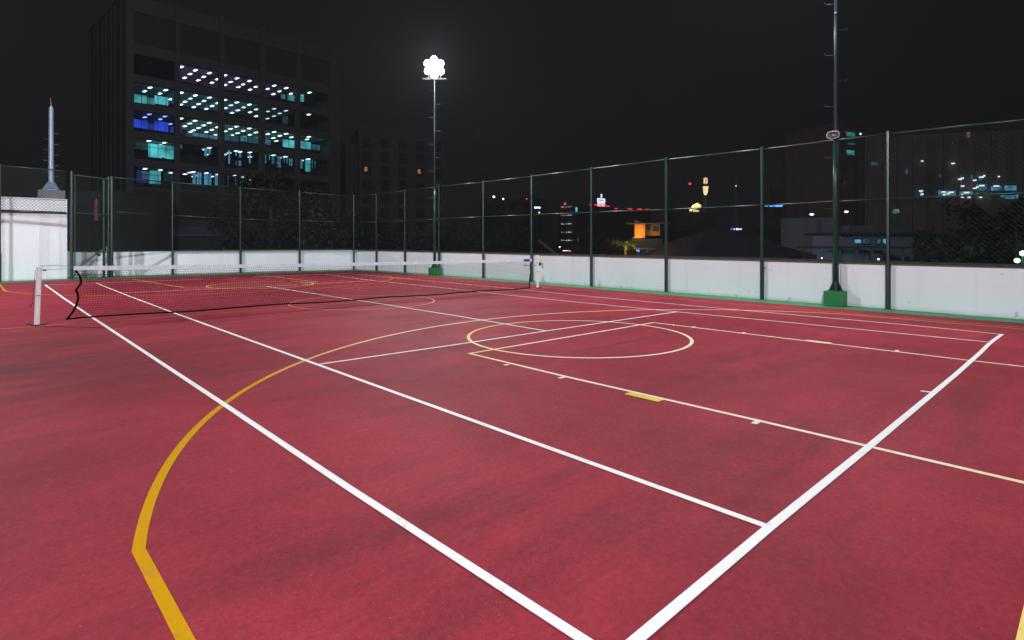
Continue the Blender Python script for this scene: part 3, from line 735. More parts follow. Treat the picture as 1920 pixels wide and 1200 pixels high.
ceil = {('A',1):(PURP,.10),('A',2):(PURP,.09),('A',3):(PURP,.06),('B',0):(DTEAL,.05),('B',1):(DTEAL,.16),('B',2):(DTEAL,.17),('B',3):(GRN,.03),
        ('C',0):(BLUE,.03),('C',1):(GRN,.14),('C',2):(GRN,.14),('C',3):(GRN,.12),('C',4):(GRN,.05),('D',0):(GRN,.03)}
# self-glowing room walls / gaps between blinds, in crop coordinates on a plane `dep` metres behind the glass
lit = {
 ('A',3): [(1470,385,1500,410,DTEAL,.5,2),(1520,385,1577,428,TEAL,.45,2)],
 ('A',4): [(1612,395,1640,432,TEAL,.5,2)],
 ('B',0): [(368,385,462,450,TEAL,.55,3),(468,410,520,450,TEAL,.25,3),(520,395,622,456,TEAL,.60,3),(650,400,668,440,TEAL,.12,3)],
 ('B',3): [(1478,545,1520,598,TEAL,.10,2)],
 ('C',0): [(365,572,468,632,BLUE,.60,3),(468,600,520,640,BLUE,.30,3),(520,585,622,655,BLUE,.65,3),(640,630,668,660,BLUE,.35,3)],
 ('C',1): [(808,672,1000,710,CYAN,.32,5),(712,635,728,665,BLUE,.25,3)],
 ('C',2): [(1045,688,1150,730,CYAN,.14,5),(1165,700,1215,730,TEAL,.25,5),(1225,705,1300,745,CYAN,.10,5)],
 ('C',3): [(1348,725,1392,755,CYAN,.35,3),(1480,722,1578,780,TEAL,.75,2.5)],
 ('C',4): [(1615,735,1690,788,TEAL,.70,2.5),(1690,760,1760,795,DTEAL,.3,2.5)],
 ('D',0): [(475,755,668,860,TEAL,.75,2.5),(372,745,470,790,GRN,.06,3)],
 ('D',1): [(893,790,905,835,CYAN,.5,1.5),(908,795,916,840,CYAN,.3,1.5),(922,785,940,825,CYAN,.5,1.5),(712,760,728,780,TEAL,.15,1)],
 ('D',2): [(1074,805,1085,895,CYAN,.6,1.5),(1128,810,1136,835,CYAN,.6,1.5),(1154,812,1170,850,CYAN,.35,1.5),(1152,885,1168,912,CYAN,.5,1.5),(1230,818,1239,890,CYAN,.55,1.5),(1040,838,1046,850,TEAL,.6,1.5),(1130,885,1138,905,CYAN,.25,1.5)],
 ('D',3): [(1348,835,1356,892,TEAL,.35,1.5),(1378,840,1386,870,TEAL,.3,1.5),(1400,840,1418,900,CYAN,.25,1.5),(1438,850,1466,922,CYAN,.35,1.5),(1490,850,1496,890,TEAL,.5,1.5),(1510,850,1518,895,TEAL,.3,1.5),(1530,868,1538,910,TEAL,.45,1.5),(1546,870,1553,912,TEAL,.35,1.5)],
 ('D',4): [(1612,878,1630,930,TEAL,.35,1.5),(1648,870,1688,955,TEAL,.45,1.5),(1700,880,1706,930,TEAL,.15,1.5),(1720,885,1726,930,TEAL,.12,1.5)],
 ('E',0): [(385,955,470,1035,BLUE,.14,2.5),(420,965,478,1010,CYAN,.22,2.4),(480,958,566,1048,TEAL,.70,2.5),(590,975,660,1030,DTEAL,.08,2.5)],
 ('E',1): [(806,968,828,1050,CYAN,.45,1.5),(838,972,870,1052,CYAN,.5,1.5),(893,970,945,1055,CYAN,.6,1.5),(973,980,1000,1055,CYAN,.55,1.5)],
 ('E',2): [(1068,992,1076,1060,DTEAL,.25,1.5),(1124,990,1131,1060,CYAN,.35,1.5),(1150,1040,1168,1090,TEAL,.6,1.5),(1180,1000,1200,1030,TEAL,.5,1.5),(1218,1000,1228,1055,CYAN,.5,1.5),(1240,1000,1251,1085,CYAN,.4,1.5)],
}
for ki, k in enumerate('ABCDE'):
    for b, (xa, xb) in enumerate(bays):
        zt = T[k]; zb = zt-HW
        key = (k,b)
        m = MB(); nb = 5 if b != 1 else 4
        m.box(xa+.01, xb-.01, .30, .36, zt-.08, zt-.01); m.box(xa+.01, xb-.01, .30, .36, zb+.01, zb+.08)
        m.box(xa+.01, xb-.01, .31, .35, zt-1.12, zt-1.06)
        for i in range(nb+1):
            x = xa+.04+(xb-xa-.08)*i/nb; m.box(x-.03, x+.03, .302, .358, zb+.081, zt-1.121); m.box(x-.03, x+.03, .302, .358, zt-1.059, zt-.081)
        win = of.part(m, 'window', M['mullion'])
        m = MB(); m.quad((xa+.02,.34,zb+.02),(xb-.02,.34,zb+.02),(xb-.02,.34,zt-.02),(xa+.02,.34,zt-.02)); m.build('pane', M['glass'], win)
        if key in ceil:
            c, s = ceil[key]; xl = xa+.0
            m = MB(); m.quad((xl-2,.72,zt-.03),(xl-2,10.5,zt-.03),(xb+.5,10.5,zt-.03),(xb+.5,.72,zt-.03)); 
            if key == ('C',1): m = MB(); x2 = of.ray_plane_y(*C2(806,640),.4)[0]; m.quad((x2,.72,zt-.03),(x2,10.5,zt-.03),(xb+.3,10.5,zt-.03),(xb+.3,.72,zt-.03))
            else: m = MB(); m.quad((xa-.2,.72,zt-.03),(xa-.2,10.5,zt-.03),(xb+.2,10.5,zt-.03),(xb+.2,.72,zt-.03))
            m.build('ceiling', G(c, s*.8, .5, .30), win)
        if dots.get(key):
            for (dx, dy) in dots[key]:
                m = MB(); px, py = C2(dx, dy); x, y = of.ray_plane_z(px, py, zt-.08)
                if y < .8 or y > 11.5: y = min(max(y,.8),11.5)
                m.box(x-.19, x+.19, y-.5, y+.5, zt-.10, zt-.06)
                kk = 'ceil_light'
                if key == ('C',0): kk = 'ceil_light_blue'
                if key == ('B',3): kk = 'ceil_light_dim'
                m.build('ceiling_light', M[kk], win)
        if lit.get(key):
            for (x0,y0,x1,y1,c,s,dep) in lit[key]:
                pa = of.ray_plane_y(*C2(x0,y0), .4+dep); pb = of.ray_plane_y(*C2(x1,y1), .4+dep)
                z1_, z0_ = pa[1], pb[1]
                z0_ = max(z0_-.3, zb-1.0)
                m = MB(); m.box(pa[0], pb[0], .4+dep, .5+dep, z0_, z1_); m.build('lit_wall', G(c, s*.9, .6, .45), win)
                if dep >= 2 and pb[0]-pa[0] > .9:
                    m = MB(); x = pa[0]+random.uniform(.05,.3)
                    while x < pb[0]-.3:
                        w0 = random.uniform(.25,.8); h0 = random.uniform(.25,.95)
                        m.box(x, min(x+w0,pb[0]), dep-.3, dep-.1, zb-.6, zb+h0); x += w0+random.uniform(-.05,.5)
                    m.build('office_furniture', M['mullion'], win)
# entrance awnings low on the facade
m = MB(); a0_ = of.ray_plane_y(215,420,-2.)[0]; a1_ = of.ray_plane_y(418,430,-2.)[0]
m.add([(a0_,-.25,3.7),(a1_,-.25,3.9),(a1_,-2.6,2.7),(a0_,-2.6,2.5),(a0_,-.25,3.5),(a1_,-.25,3.7),(a1_,-2.6,2.5),(a0_,-2.6,2.3)], [(3,2,1,0),(4,5,6,7),(0,1,5,4),(1,2,6,5),(2,3,7,6),(3,0,4,7)])
of.part(m, 'awning', mat('pale_blue_awning', (.42,.45,.85), .6, var=.15, scale=.4))
tag(of.root, 'tall dark office block with five lit window rows and glowing ceiling lights', 'building')

# ------------------------------------------------------------------ generic buildings
def block(name, pa, pb, depth, ztop, material, label, cols, rows, ww, wh, z0r, dz, lit_set=None, parapet=.5, x0=None, dx=None, dark=None, frame=True, zbase=-9):
    b = Bld(name, pa, pb); m = MB()
    m.box(0, b.L, 0, depth, zbase, ztop); m.box(-.15, b.L+.15, -.15, .0-.002, ztop-parapet, ztop+.02)
    m.box(0, b.L, .002, .3, ztop+.001, ztop+.4)
    b.part(m, 'wall', material)
    step = dx or b.L/cols; st = x0 if x0 is not None else step/2
    for r_ in range(rows):
        for c in range(cols):
            x = st+c*step; zt = z0r-r_*dz
            if x+ww/2 > b.L-.2: continue
            m = MB()
            m.box(x-ww/2-.08, x+ww/2+.08, -.10, -.003, zt-wh-.18, zt-wh-.06)      # sill
            m.box(x-ww/2, x-ww/2+.07, -.06, -.003, zt-wh, zt); m.box(x+ww/2-.07, x+ww/2, -.06, -.003, zt-wh, zt); m.box(x-.035, x+.035, -.055, -.003, zt-wh, zt)
            m.box(x-ww/2, x+ww/2, -.06, -.003, zt+.001, zt+.07)
            wn = b.part(m, 'window', M['mullion'])
            m = MB(); m.quad((x-ww/2,-.02,zt-wh),(x+ww/2,-.02,zt-wh),(x+ww/2,-.02,zt),(x-ww/2,-.02,zt))
            m.build('pane', M['recess'], wn)
            if lit_set and (r_,c) in lit_set:
                m = MB(); m.quad((x-.6,-.028,zt-wh*.62),(x+.15,-.028,zt-wh*.62),(x+.15,-.028,zt-.25),(x-.6,-.028,zt-.25)); m.build('lit_lamp', lit_set[(r_,c)], wn)
    tag(b.root, label, 'building'); return b
ORG = G((.9,.32,.08), .35, .8, 2.); WRM = G((.9,.75,.4), .3, .5, 1.5)
ap = block('apartment_block', at(672,128), at(838,136), 14, zat(238,128), M['facade2'], 'pale unlit apartment block with small square windows behind the lit far pole', 5, 8, 2.0, 2.0, zat(257,128), 3.2,
      {(2,0):ORG,(2,3):ORG}, x0=1.9, dx=4.1)
m = MB(); m.box(-4.2,-.01,2,13,-9,24); m.box(-2.6,-2.1,1.6,1.998,-9,24.5); ap.part(m, 'stair_wing', M['facade2'])
m = MB(); m.box(20.4-.35,20.4+.0,-.5,-.16,-9,27); ap.part(m, 'pilaster', M['facade2'])
m = MB(); m.box(.2,.6,-.5,-.16,-9,27); ap.part(m, 'pilaster', M['facade2'])

# far skyline blocks
ph_d = 190
sk = block('dark_hillside_block', at(900,ph_d+10), at(1002,ph_d), 20, zat(372,ph_d), M['facade4'], 'dark low block with two blue-white roof lamps left of the hotel', 4, 2, 3, 2, zat(380,ph_d), 6, None)
def bulb(px, py, d, r, col, s, parent=None):
    p = at(px, d, py); m = MB(); rr = []
    m.tube([(0,0,-r),(0,0,-r*.5),(0,0,r*.5),(0,0,r)], [r*.3,r,r,r*.3], 10)
    return p, m, glow('lit_bulb', col, s)
def lamp_thing(name, px, py, d, r, col, s, label, group, zb=-9, cat='lamp'):
    p, m, g_ = bulb(px, py, d, r, col, s)
    root = empty(name, (p.x,p.y,zb)); o = m.build('bulb', g_, root); o.location = (0,0,p.z-zb)
    m = MB(); m.tube([(0,0,0),(0,0,p.z-zb-r-.01)], [.12,.07], 8); m.build('pole', M['iron'], root)
    tag(root, label, cat, group); return root
lamp_thing('street_lamp', 926,369,180,.34,(.6,.75,1),4,'left one of two blue-white lamps above the dark block, brighter and higher','far lamps')
lamp_thing('street_lamp', 943.5,373,181,.28,(.7,.8,1),3,'right one of two blue-white lamps above the dark block, lower','far lamps')
lamp_thing('street_lamp', 987.5,373,182,.22,(1,.05,.15),1.5,'faint red lamp left of the three pale blue lamps','far lamps')
for i, px in enumerate((1003.5,1007.5,1011.5)):
    lamp_thing('street_lamp', px,389.3,170,.30,(.35,.65,1),3,'one of three pale blue lamps in a tight row beside the fourth fence post','three pale blue lamps')
lamp_thing('street_lamp', 1011,398.5,170,.25,(.9,.85,.7),1.5,'cream lamp just under the three pale blue lamps','far lamps')
lamp_thing('street_lamp', 1026,464,90,.10,(1,.95,.9),4,'small white lamp low above the wall between the fourth and fifth posts','far lamps')
lamp_thing('street_lamp', 1049.5,463,95,.10,(1,.95,.9),4,'white lamp low in front of the hotel base','far lamps')

# hotel with dotted balcony lights and red roof line
hd_ = 200.
ho = Bld('hotel_tower', at(1036,hd_+12), at(1078,hd_)); h = ho
zt = zat(385,hd_)
m = MB(); m.box(0,h.L,0,18,-9,zt); h.part(m,'wall',M['facade4'])
m = MB(); xx = h.ray_plane_y(1058.5,400,0)[0]; m.box(xx-.5,xx+.5,-.4,-.002,-9,zt+.5); h.part(m,'stair_shaft',G((.35,.16,.12),.10,.5,.3))
for py in (388.5,404,420,435.5,450.5):
    m = MB(); zz = h.ray_plane_y(1058,py,0)[1]; m.box(.2,h.L,-.9,-.003,zz-.55,zz-.40)
    bl = h.part(m,'balcony',M['facade4'])
    for px, s in ((1042,.16),(1047,.12),(1051,.14),(1054.5,.30),(1058,.16),(1062.5,.18),(1066.8,.26),(1070.8,.20)):
        x = h.ray_plane_y(px,py,-.5)[0]
        if 0 < x < h.L:
            m = MB(); m.box(x-s*.7,x+s*.7,-.8,-.5,zz-.2,zz-.2+1.4*s); m.build('balcony_light', G((.75,.8,.9),.6,.6,.3), bl)
wg = Bld('hotel_wing', at(1078.5,hd_), at(1222,hd_+25))
m = MB(); zt2 = zat(386,hd_); m.box(0,wg.L,0,16,-9,zt2); wg.part(m,'wall',M['facade4'])
m = MB()
for k in range(7): m.box(.3,wg.L*.42,-.5,-.003,zt2-3.6*(k+1)-.2,zt2-3.6*(k+1)+.1)
wg.part(m,'balcony_slabs',M['concrete'])
for (px0,px1,s,c) in ((1079,1082.5,1.1,(.1,.55,.85)),(1084,1086,.3,GRN),(1088.5,1092.5,.5,CYAN),(1096,1100,.6,(.05,.35,.8)),(1104,1107,.12,TEAL),(1114,1120,.18,TEAL),(1122,1126,.10,TEAL),(1128,1136,.14,TEAL)):
    xa, za = wg.ray_plane_y(px0,389,-.01); xb, zb = wg.ray_plane_y(px1,397.5,-.01)
    m = MB(); m.box(xa,xb,-.10,-.004,zb,za); o = wg.part(m,'window',G(c,s,.5,.6))
for (px0,py0,px1,py1,s) in ((1083,446,1091,452,.10),(1084,459,1090,470,.16)):
    xa, za = wg.ray_plane_y(px0,py0,-.01); xb, zb = wg.ray_plane_y(px1,py1,-.01)
    m = MB(); m.box(xa,xb,-.12,-.006,zb,za); wg.part(m,'window',G((.03,.5,.5),s*2,.7,.5))
m = MB()
for (px,py,w_) in ((1118,384,6),(1126,384.5,4),(1133,384.5,5),(1140,386.5,5),(1146,390,5),(1155,391,4),(1181,391.5,7),(1199,391.8,7),(1213,392.5,4),(1107,383,3)):
    xa, za = wg.ray_plane_y(px-w_/2,py,-.3); xb, _ = wg.ray_plane_y(px+w_/2,py,-.3); m.box(xa,xb,-.5,-.2,za-.22,za+.22)
wg.part(m,'red_roof_lights',glow('red_neon',(1,.01,.06),1.4))
m = MB(); xa, za = wg.ray_plane_y(1120,371.5,1); xb, zb = wg.ray_plane_y(1134,379.5,1); m.box(xa,xb,.8,1.1,zb,za); sgn = wg.part(m,'sign_box',glow('white_sign_face',(.75,.88,1),1.3)); sgn['label'] = 'small lit white sign box with unreadable lettering'
m = MB(); n_ = 6
for i in range(n_):
    x0 = xa+(xb-xa)*(.10+.13*i); m.box(x0,x0+(xb-xa)*.07,.74,.797,zb+(za-zb)*.32,zb+(za-zb)*(.62 if i % 2 else .7))
m.build('lettering', M['concrete'], sgn)
m = MB(); xc = wg.ray_plane_y(1127.5,370,1)[0]; m.box(xc-.35,xc+.35,.8,1.1,za+.2,za+1.6); m.box(xa,xb,.85,1.05,zt2,zb-.02); wg.part(m,'sign_mount',glow('white_sign_post',(.9,.95,1),.8))
tag(ho.root, 'far hotel tower with five rows of tiny white balcony lights', 'building')
tag(wg.root, 'far building wing with teal top windows, red roof lights and a small white sign', 'building')
lamp_thing('beacon', 1059.5,382,199,.38,(1,.02,.08),2.2,'red beacon on top of the dotted hotel tower','red beacons',cat='beacon')
lamp_thing('beacon', 1293.5,344.5,260,.50,(1,.02,.12),2.5,'lone red beacon left of the lit minaret','red beacons',cat='beacon')
# parked van glow at hotel foot
m = MB(); p = at(1060,110,470); vr = empty('lit_shop_sign', (p.x,p.y,p.z)); 
m.bar(RT*-.5, RT*.55, .10,.12); m.build('tube', glow('pink_white_tube',(1,.8,1),2), vr)
m = MB(); m.bar(RT*.62+Vector((0,0,.1)), RT*1.15+Vector((0,0,-.12)), .10,.14); m.bar(RT*.62+Vector((0,0,-.12)), RT*.8+Vector((0,0,-.2)), .12,.16); m.build('tube', glow('pink_tube',(1,.15,.4),1.2), vr)
m = MB(); m.bar(RT*.1+Vector((0,.1,-.08)), RT*.1+Vector((0,.1,-11)), .15); m.build('stand', M['iron'], vr)
tag(vr, 'small white and pink lit sign low above the wall in front of the hotel', 'sign')

# ------------------------------------------------------------------ minaret and its lit hall
md = 160.
mp_ = at(1323, md); mi = empty('minaret', (mp_.x, mp_.y, -9))
zz = lambda py: zat(py, md)+9
dk = M['facade4']; wl_ = G((1,.72,.38), 1.3, .35, .4)
m = MB(); m.tube([(0,0,0),(0,0,zz(366))], [1.0,.62], 12); m.build('shaft', dk, mi)
m = MB(); m.tube([(-.1,0,zz(365.9)),(-.05,0,zz(360)),(0,0,zz(351)),(0,0,zz(350))], [.30,.62,.70,.92], 12); m.build('lit_gallery', wl_, mi)
m = MB(); m.tube([(0,0,zz(349.9)),(0,0,zz(345))], .35, 10); m.build('neck', dk, mi)
m = MB()
for a in range(6):
    c, s = math.cos(a*math.pi/3), math.sin(a*math.pi/3); m.bar((c*.42,s*.42,zz(344)),(c*.42,s*.42,zz(335)), .2)
m.tube([(0,0,zz(334.9)),(0,0,zz(333.5))], .5, 10); m.build('lantern', G((1,.62,.32), 1.0, .3, .4), mi)
m = MB(); m.tube([(0,0,zz(333.4)),(0,0,zz(331.5)),(0,0,zz(329))], [.45,.3,.03], 10); m.build('finial', dk, mi)
tag(mi, 'slim minaret with two warm lit tiers beyond the right fence', 'tower')
hp = at(1306, 155); ha = empty('domed_hall', (hp.x, hp.y, -9), -YAW)
zz2 = lambda py: zat(py,155)+9
m = MB(); m.box(-6,6,0,10,0,zz2(398)); m.build('wall', M['facade4'], ha)
m = MB()
pts = [(-1.5,zz2(393.5)),(.85,zz2(391)),(1.35,zz2(385.5)),(.35,zz2(380.5)),(-.6,zz2(384))]
m.add([(x,0,z_) for x,z_ in pts]+[(x,1.5,z_) for x,z_ in pts], [(0,1,2,3,4),(9,8,7,6,5)]+[(i,i+5,(i+1)%5+5,(i+1)%5) for i in range(5)])
m.build('lit_gable', G((1,.80,.30), 1.8, .3, .3), ha)
m = MB(); m.box(-1.0,.6,-.3,.0,zz2(396.5),zz2(394.6)); m.box(-1.9,-1.4,-.3,0,zz2(396),zz2(394)); m.build('lit_porch', G((1,.75,.4), 1.3, .3, .3), ha)
tag(ha, 'low hall with a glowing yellow gable below the minaret', 'building')

# lattice radio mast with lit foot
rp = at(1380, 120); rm = empty('radio_mast', (rp.x, rp.y, -9))
zq = lambda py: zat(py,120)+9
m = MB(); H = zq(350); lv = 14
def cor(k, h_): r_ = 1.15*(1-h_/H)+.12; a = math.pi/4+k*math.pi/2; return Vector((r_*math.cos(a), r_*math.sin(a), h_))
for k in range(4): m.bar(cor(k,0), cor(k,H), .07)
for i in range(lv):
    h0, h1 = H*i/lv, H*(i+1)/lv
    for k in range(4): m.bar(cor(k,h0), cor((k+1)%4,h1), .04); m.bar(cor(k,h1), cor((k+1)%4,h1), .04)
m.build('lattice', M['bluegrey'], rm)
m = MB(); m.tube([(0,0,H),(0,0,zq(335))], [.05,.02], 6); m.build('antenna', M['steel'], rm)
m = MB(); m.tube([(0,0,H),(0,0,H+.3)], .13, 8); m.build('bulb', glow('mast_lamp',(.9,.8,.8),1.2), rm)
tag(rm, 'thin bluish lattice mast rising behind the hipped roof', 'mast')

# ------------------------------------------------------------------ houses in the dark beyond the right fence
def hip_house(name, px0, px1, d0, d1, depth, ze, zr, label, material='facade4', roofm='roof', windows=(), over=.8, ridge=.35):
    b = Bld(name, at(px0,d0), at(px1,d1)); L_ = b.L
    m = MB(); m.box(0,L_,0,depth,-9,ze-.05); b.part(m,'wall',M[material])
    m = MB(); o_ = over
    e = [(-o_,-o_,ze),(L_+o_,-o_,ze),(L_+o_,depth+o_,ze),(-o_,depth+o_,ze)]; r_ = [(L_*ridge,depth/2,zr),(L_*(1-ridge),depth/2,zr)]
    e2 = [(x,y,ze-.18) for x,y,_ in e]
    m.add(e+r_+e2, [(0,1,5,4),(1,2,5),(2,3,4,5),(3,0,4),(6,9,8,7),(0,6,7,1),(1,7,8,2),(2,8,9,3),(3,9,6,0)]); b.part(m,'roof',M[roofm])
    for (x,z0,w_,h_,mm) in windows:
        m = MB(); m.box(x-.08,x,-.08,-.004,z0,z0+h_); m.box(x+w_,x+w_+.08,-.08,-.004,z0,z0+h_); m.box(x-.08,x+w_+.08,-.08,-.004,z0+h_+.001,z0+h_+.08); m.box(x+w_/2-.04,x+w_/2+.04,-.075,-.004,z0,z0+h_)
        wn = b.part(m,'window',M['mullion']); m = MB(); m.quad((x,-.02,z0),(x+w_,-.02,z0),(x+w_,-.02,z0+h_),(x,-.02,z0+h_)); m.build('pane', mm, wn)
    tag(b.root, label, 'house', 'houses beyond the right fence'); return b
h1 = hip_house('hipped_roof_house', 1305,1500,50,51,13, zat(482,48), zat(430,54), 'large dark hipped roof just above the right wall, below the radio mast', ridge=.42, over=1.2)
# lit shrine-like lamp cluster on the ridge
m = MB(); c_ = h1.ray_plane_y(1381,431,7)[0]
m.box(c_-.55,c_+.55,6.8,7.2,zat(430,54)+.02,zat(430,54)+.22); o = h1.part(m,'skylight',G((.12,.18,.5),.5,.6,1.))
for dx_, s in ((-.35,.05),(-.05,.10),(.10,.06),(.32,.06)):
    m = MB(); m.box(c_+dx_-s,c_+dx_+s,6.70,6.79,zat(430,54)+.10-s,zat(430,54)+.10+s); m.build('bulb', glow('cold_bulbs',(.6,.7,1),1.6), o)
h2 = hip_house('gabled_house', 1240,1400,70,74,12, zat(455,72), zat(432,76), 'dark gabled house right of the orange lit wall', ridge=.2)
h3 = hip_house('gabled_house', 1440,1545,58,62,10, zat(452,60), zat(425,64), 'dark roofed house left of the tall plain grey wall', ridge=.3)
# orange lit terrace house
oh = Bld('orange_house', at(1190,66), at(1237,65.2)); L_ = oh.L
m = MB(); m.box(0,L_*.42,0,6,zat(446,67),zat(420.6,67)); oh.part(m,'lit_wall',M['orange_wall'])
m = MB(); m.box(L_*.42+.002,L_,.9,6,zat(442,67),zat(420.6,67)); oh.part(m,'recessed_wall',M['orange_wall'])
for xa,xb,za,zb in ((.46,.62,432,422),(.70,.95,434,424)):
    m = MB(); m.box(L_*xa,L_*xb,.80,.898,zat(za,67),zat(zb,67)); oh.part(m,'window',M['dark_room'])
m = MB(); m.box(-.9,L_+1.2,-1.1,6.5,zat(420.5,67),zat(419.2,67)); oh.part(m,'roof_slab',M['facade2'])
m = MB(); m.box(-.2,L_*1.1,-.3,6,-9,zat(447,67)-.05); oh.part(m,'base_storey',M['mullion'])
m = MB(); m.add([(-.2,-.35,zat(446.4,67)),(L_*.3,-.35,zat(446.4,67)),(L_*.3,-.15,zat(446.4,67)),(-.2,-.15,zat(446.4,67)),(-.2,-.35,zat(445.6,67)),(L_*.3,-.35,zat(445.6,67)),(L_*.3,-.15,zat(445.6,67)),(-.2,-.15,zat(445.6,67))],[(0,3,2,1),(4,5,6,7),(0,1,5,4),(1,2,6,5),(2,3,7,6),(3,0,4,7)])
oh.part(m,'coping',glow('lit_coping',(1,.6,.2),.9))
m = MB(); zz0 = zat(420,67); m.add([(L_*.0,0,zz0+.1),(L_*.28,0,zz0+.1),(L_*.0,0,zz0+.5),(0,.2,zz0+.1),(L_*.28,.2,zz0+.1),(0,.2,zz0+.5)],[(0,1,2),(5,4,3),(0,3,4,1),(1,4,5,2),(2,5,3,0)]); oh.part(m,'roof_vent',M['awning'])
ld = bpy.data.lights.new('porch_lamp','POINT'); ld.energy = 70; ld.color = (1,.50,.13); ld.shadow_soft_size = .2
lo = bpy.data.objects.new('porch_lamp', ld); COL.objects.link(lo); lo.parent = oh.root; lo.location = (.5,-.95,zat(438,67))
tag(oh.root, 'small house corner lit bright orange under a thin flat roof', 'house')
# low building with bluish windows by the wall
lb = Bld('low_shed', at(1205,60), at(1262,60.5))
m = MB(); m.box(0,lb.L,0,5,-9,zat(468,61)); lb.part(m,'wall',M['dark_room'])
m = MB(); m.box(-.3,lb.L+.3,-.4,5.3,zat(468,61)+.001,zat(468,61)+.12); lb.part(m,'roof_slab',M['bluegrey'])
for i in range(4):
    m = MB(); x = .3+i*lb.L/4; m.box(x,x+lb.L/4-.35,-.06,-.003,zat(476,61),zat(470,61)); lb.part(m,'window',G(DTEAL,.10,.6,1.5))
tag(lb.root, 'low shed with four dim teal windows below the orange house', 'shed')
lamp_thing('garden_lamp', 1197,470,58,.13,(.1,.15,1),2.2,'deep blue garden lamp beside the yellow palm','garden lamps')

# plain grey wall building, white single storey house, brown blocks
gw = Bld('grey_wall_building', at(1464,56), at(1566,54))
m = MB(); m.box(0,gw.L,0,6,-9,zat(411,55)); gw.part(m,'wall',M['facade4'])
m = MB(); xa = gw.ray_plane_y(1531,440,0)[0]; xb = gw.ray_plane_y(1541,440,0)[0]; m.box(xa,xb,-.12,-.003,-9,zat(412,55)); gw.part(m,'drain_recess',M['dark_room'])
m = MB(); m.box(-.1,gw.L+.1,-.15,6.1,zat(411,55)+.001,zat(410,55)+.05); gw.part(m,'coping',M['concrete'])
tag(gw.root, 'tall plain grey wall with a dark vertical recess left of the near floodlight pole', 'building')
wh_ = Bld('white_bungalow', at(1572,52), at(1728,55)); L_ = wh_.L
m = MB(); m.box(0,L_,0,6,-9,zat(440,52)); wh_.part(m,'wall',M['awning'])
m = MB(); m.box(-.5,L_+.5,-.9,6.4,zat(440,52)+.001,zat(436,52)); wh_.part(m,'eaves',M['roof'])
m = MB(); m.box(L_*.28,L_*.98,1.5,6,zat(436,52)+.001,zat(421,52)); wh_.part(m,'upper_storey',M['facade4'])
def wpx(b, px0, py0, px1, py1, c, s, name='window', var=.5, yy=-.01):
    xa, za = b.ray_plane_y(px0,py0,yy); xb, zb = b.ray_plane_y(px1,py1,yy)
    m = MB(); o4 = [(xa-.05,yy-.03,zb-.1),(xb+.05,yy-.03,zb-.1),(xb+.05,yy-.03,za+.08),(xa-.05,yy-.03,za+.08)]; i4 = [(xa,yy-.03,zb),(xb,yy-.03,zb),(xb,yy-.03,za),(xa,yy-.03,za)]
    k4 = [(x_,yy,z_) for x_,_,z_ in o4]; m.add(o4+i4+k4, [(0,1,5,4),(1,2,6,5),(2,3,7,6),(3,0,4,7),(8,9,1,0),(9,10,2,1),(10,11,3,2),(11,8,0,3)]); w_ = b.part(m,name,M['mullion'])
    m = MB(); m.quad((xa,yy-.02,zb),(xb,yy-.02,zb),(xb,yy-.02,za),(xa,yy-.02,za)); m.build('pane', G(c,s,var,1.6), w_)
wpx(wh_,1602,449,1614,456,CYAN,.55,var=.95); wpx(wh_,1617,447,1631,457,(.10,.22,.32),.22); wpx(wh_,1645,449,1651,458,CYAN,.3,var=.9); wpx(wh_,1655,448,1661,457,CYAN,.55,var=.7)
m = MB(); xa = wh_.ray_plane_y(1579,443,-.05)[0]; xb = wh_.ray_plane_y(1597,443,-.05)[0]; m.box(xa,xb,-.08,-.004,zat(444.5,52),zat(441.5,52)); wh_.part(m,'name_board',M['dark_room'])
tag(wh_.root, 'low bluish white bungalow with lit blue windows right of the near pole', 'house')
cp = Bld('carport', at(1572,45), at(1700,47)); L_ = cp.L
m = MB(); m.box(-.3,L_,-.3,4,zat(466,46),zat(462.5,46)); cp.part(m,'roof_slab',M['roof'])
m = MB()
for i in range(5): x = .2+i*(L_-.6)/4; m.box(x,x+.12,0,.12,-9,zat(466,46)-.002)
cp.part(m,'columns',M['facade4'])
m = MB(); m.box(0,L_-.2,2,2.15,-9,zat(470,46)); cp.part(m,'rear_wall',M['awning'])
tag(cp.root, 'flat roofed carport just above the wall right of the near pole', 'carport')
lamp_thing('garden_lamp', 1647,486,44,.07,(.45,.6,1),4,'small blue-white lamp just above the wall near the right-hand posts','garden lamps')
lamp_thing('garden_lamp', 1541,484,44,.05,(1,.95,.9),2.5,'tiny white lamp just above the wall left of the near pole','garden lamps')

rb = Bld('brown_office_block', at(1436,124), at(1572,112)); L_ = rb.L
m = MB(); m.box(0,L_,0,20,-9,zat(290,110)); rb.part(m,'wall',M['facade3'])
m = MB()
for i in range(26): x = .4+i*(L_-.8)/25; m.box(x-.12,x+.12,-.35,-.003,-9,zat(300,120) if i < 12 else zat(330,110))
rb.part(m,'fin',M['facade3'])
m = MB(); xa, za = rb.ray_plane_y(1482,272,-.5)[0], 0; m.box(xa,L_+.2,-1.0,-.36,zat(275,112),zat(268,112)); m.box(xa,L_,-.35,6,zat(289,112),zat(269,112)); rb.part(m,'cornice',M['redcorn'])
wpx(rb,1473,328,1478,336,(.8,.55,.05),.30,yy=-.4)
tag(rb.root, 'brown block with vertical fins and a reddish cornice left of the teal-windowed stair tower', 'building')
st = Bld('stair_tower', at(1576,100), at(1616,102)); L_ = st.L
m = MB(); m.box(0,L_,0,12,-9,zat(228,100)); st.part(m,'wall',M['redcorn'])
for (a,b_,c,d_,s) in ((1587,247,1603,257,.28),(1588,267,1603,272,.12),(1587,281,1602,291,.38)): wpx(st,a,b_,c,d_,(.05,.55,.52),s,var=.7)
m = MB(); 
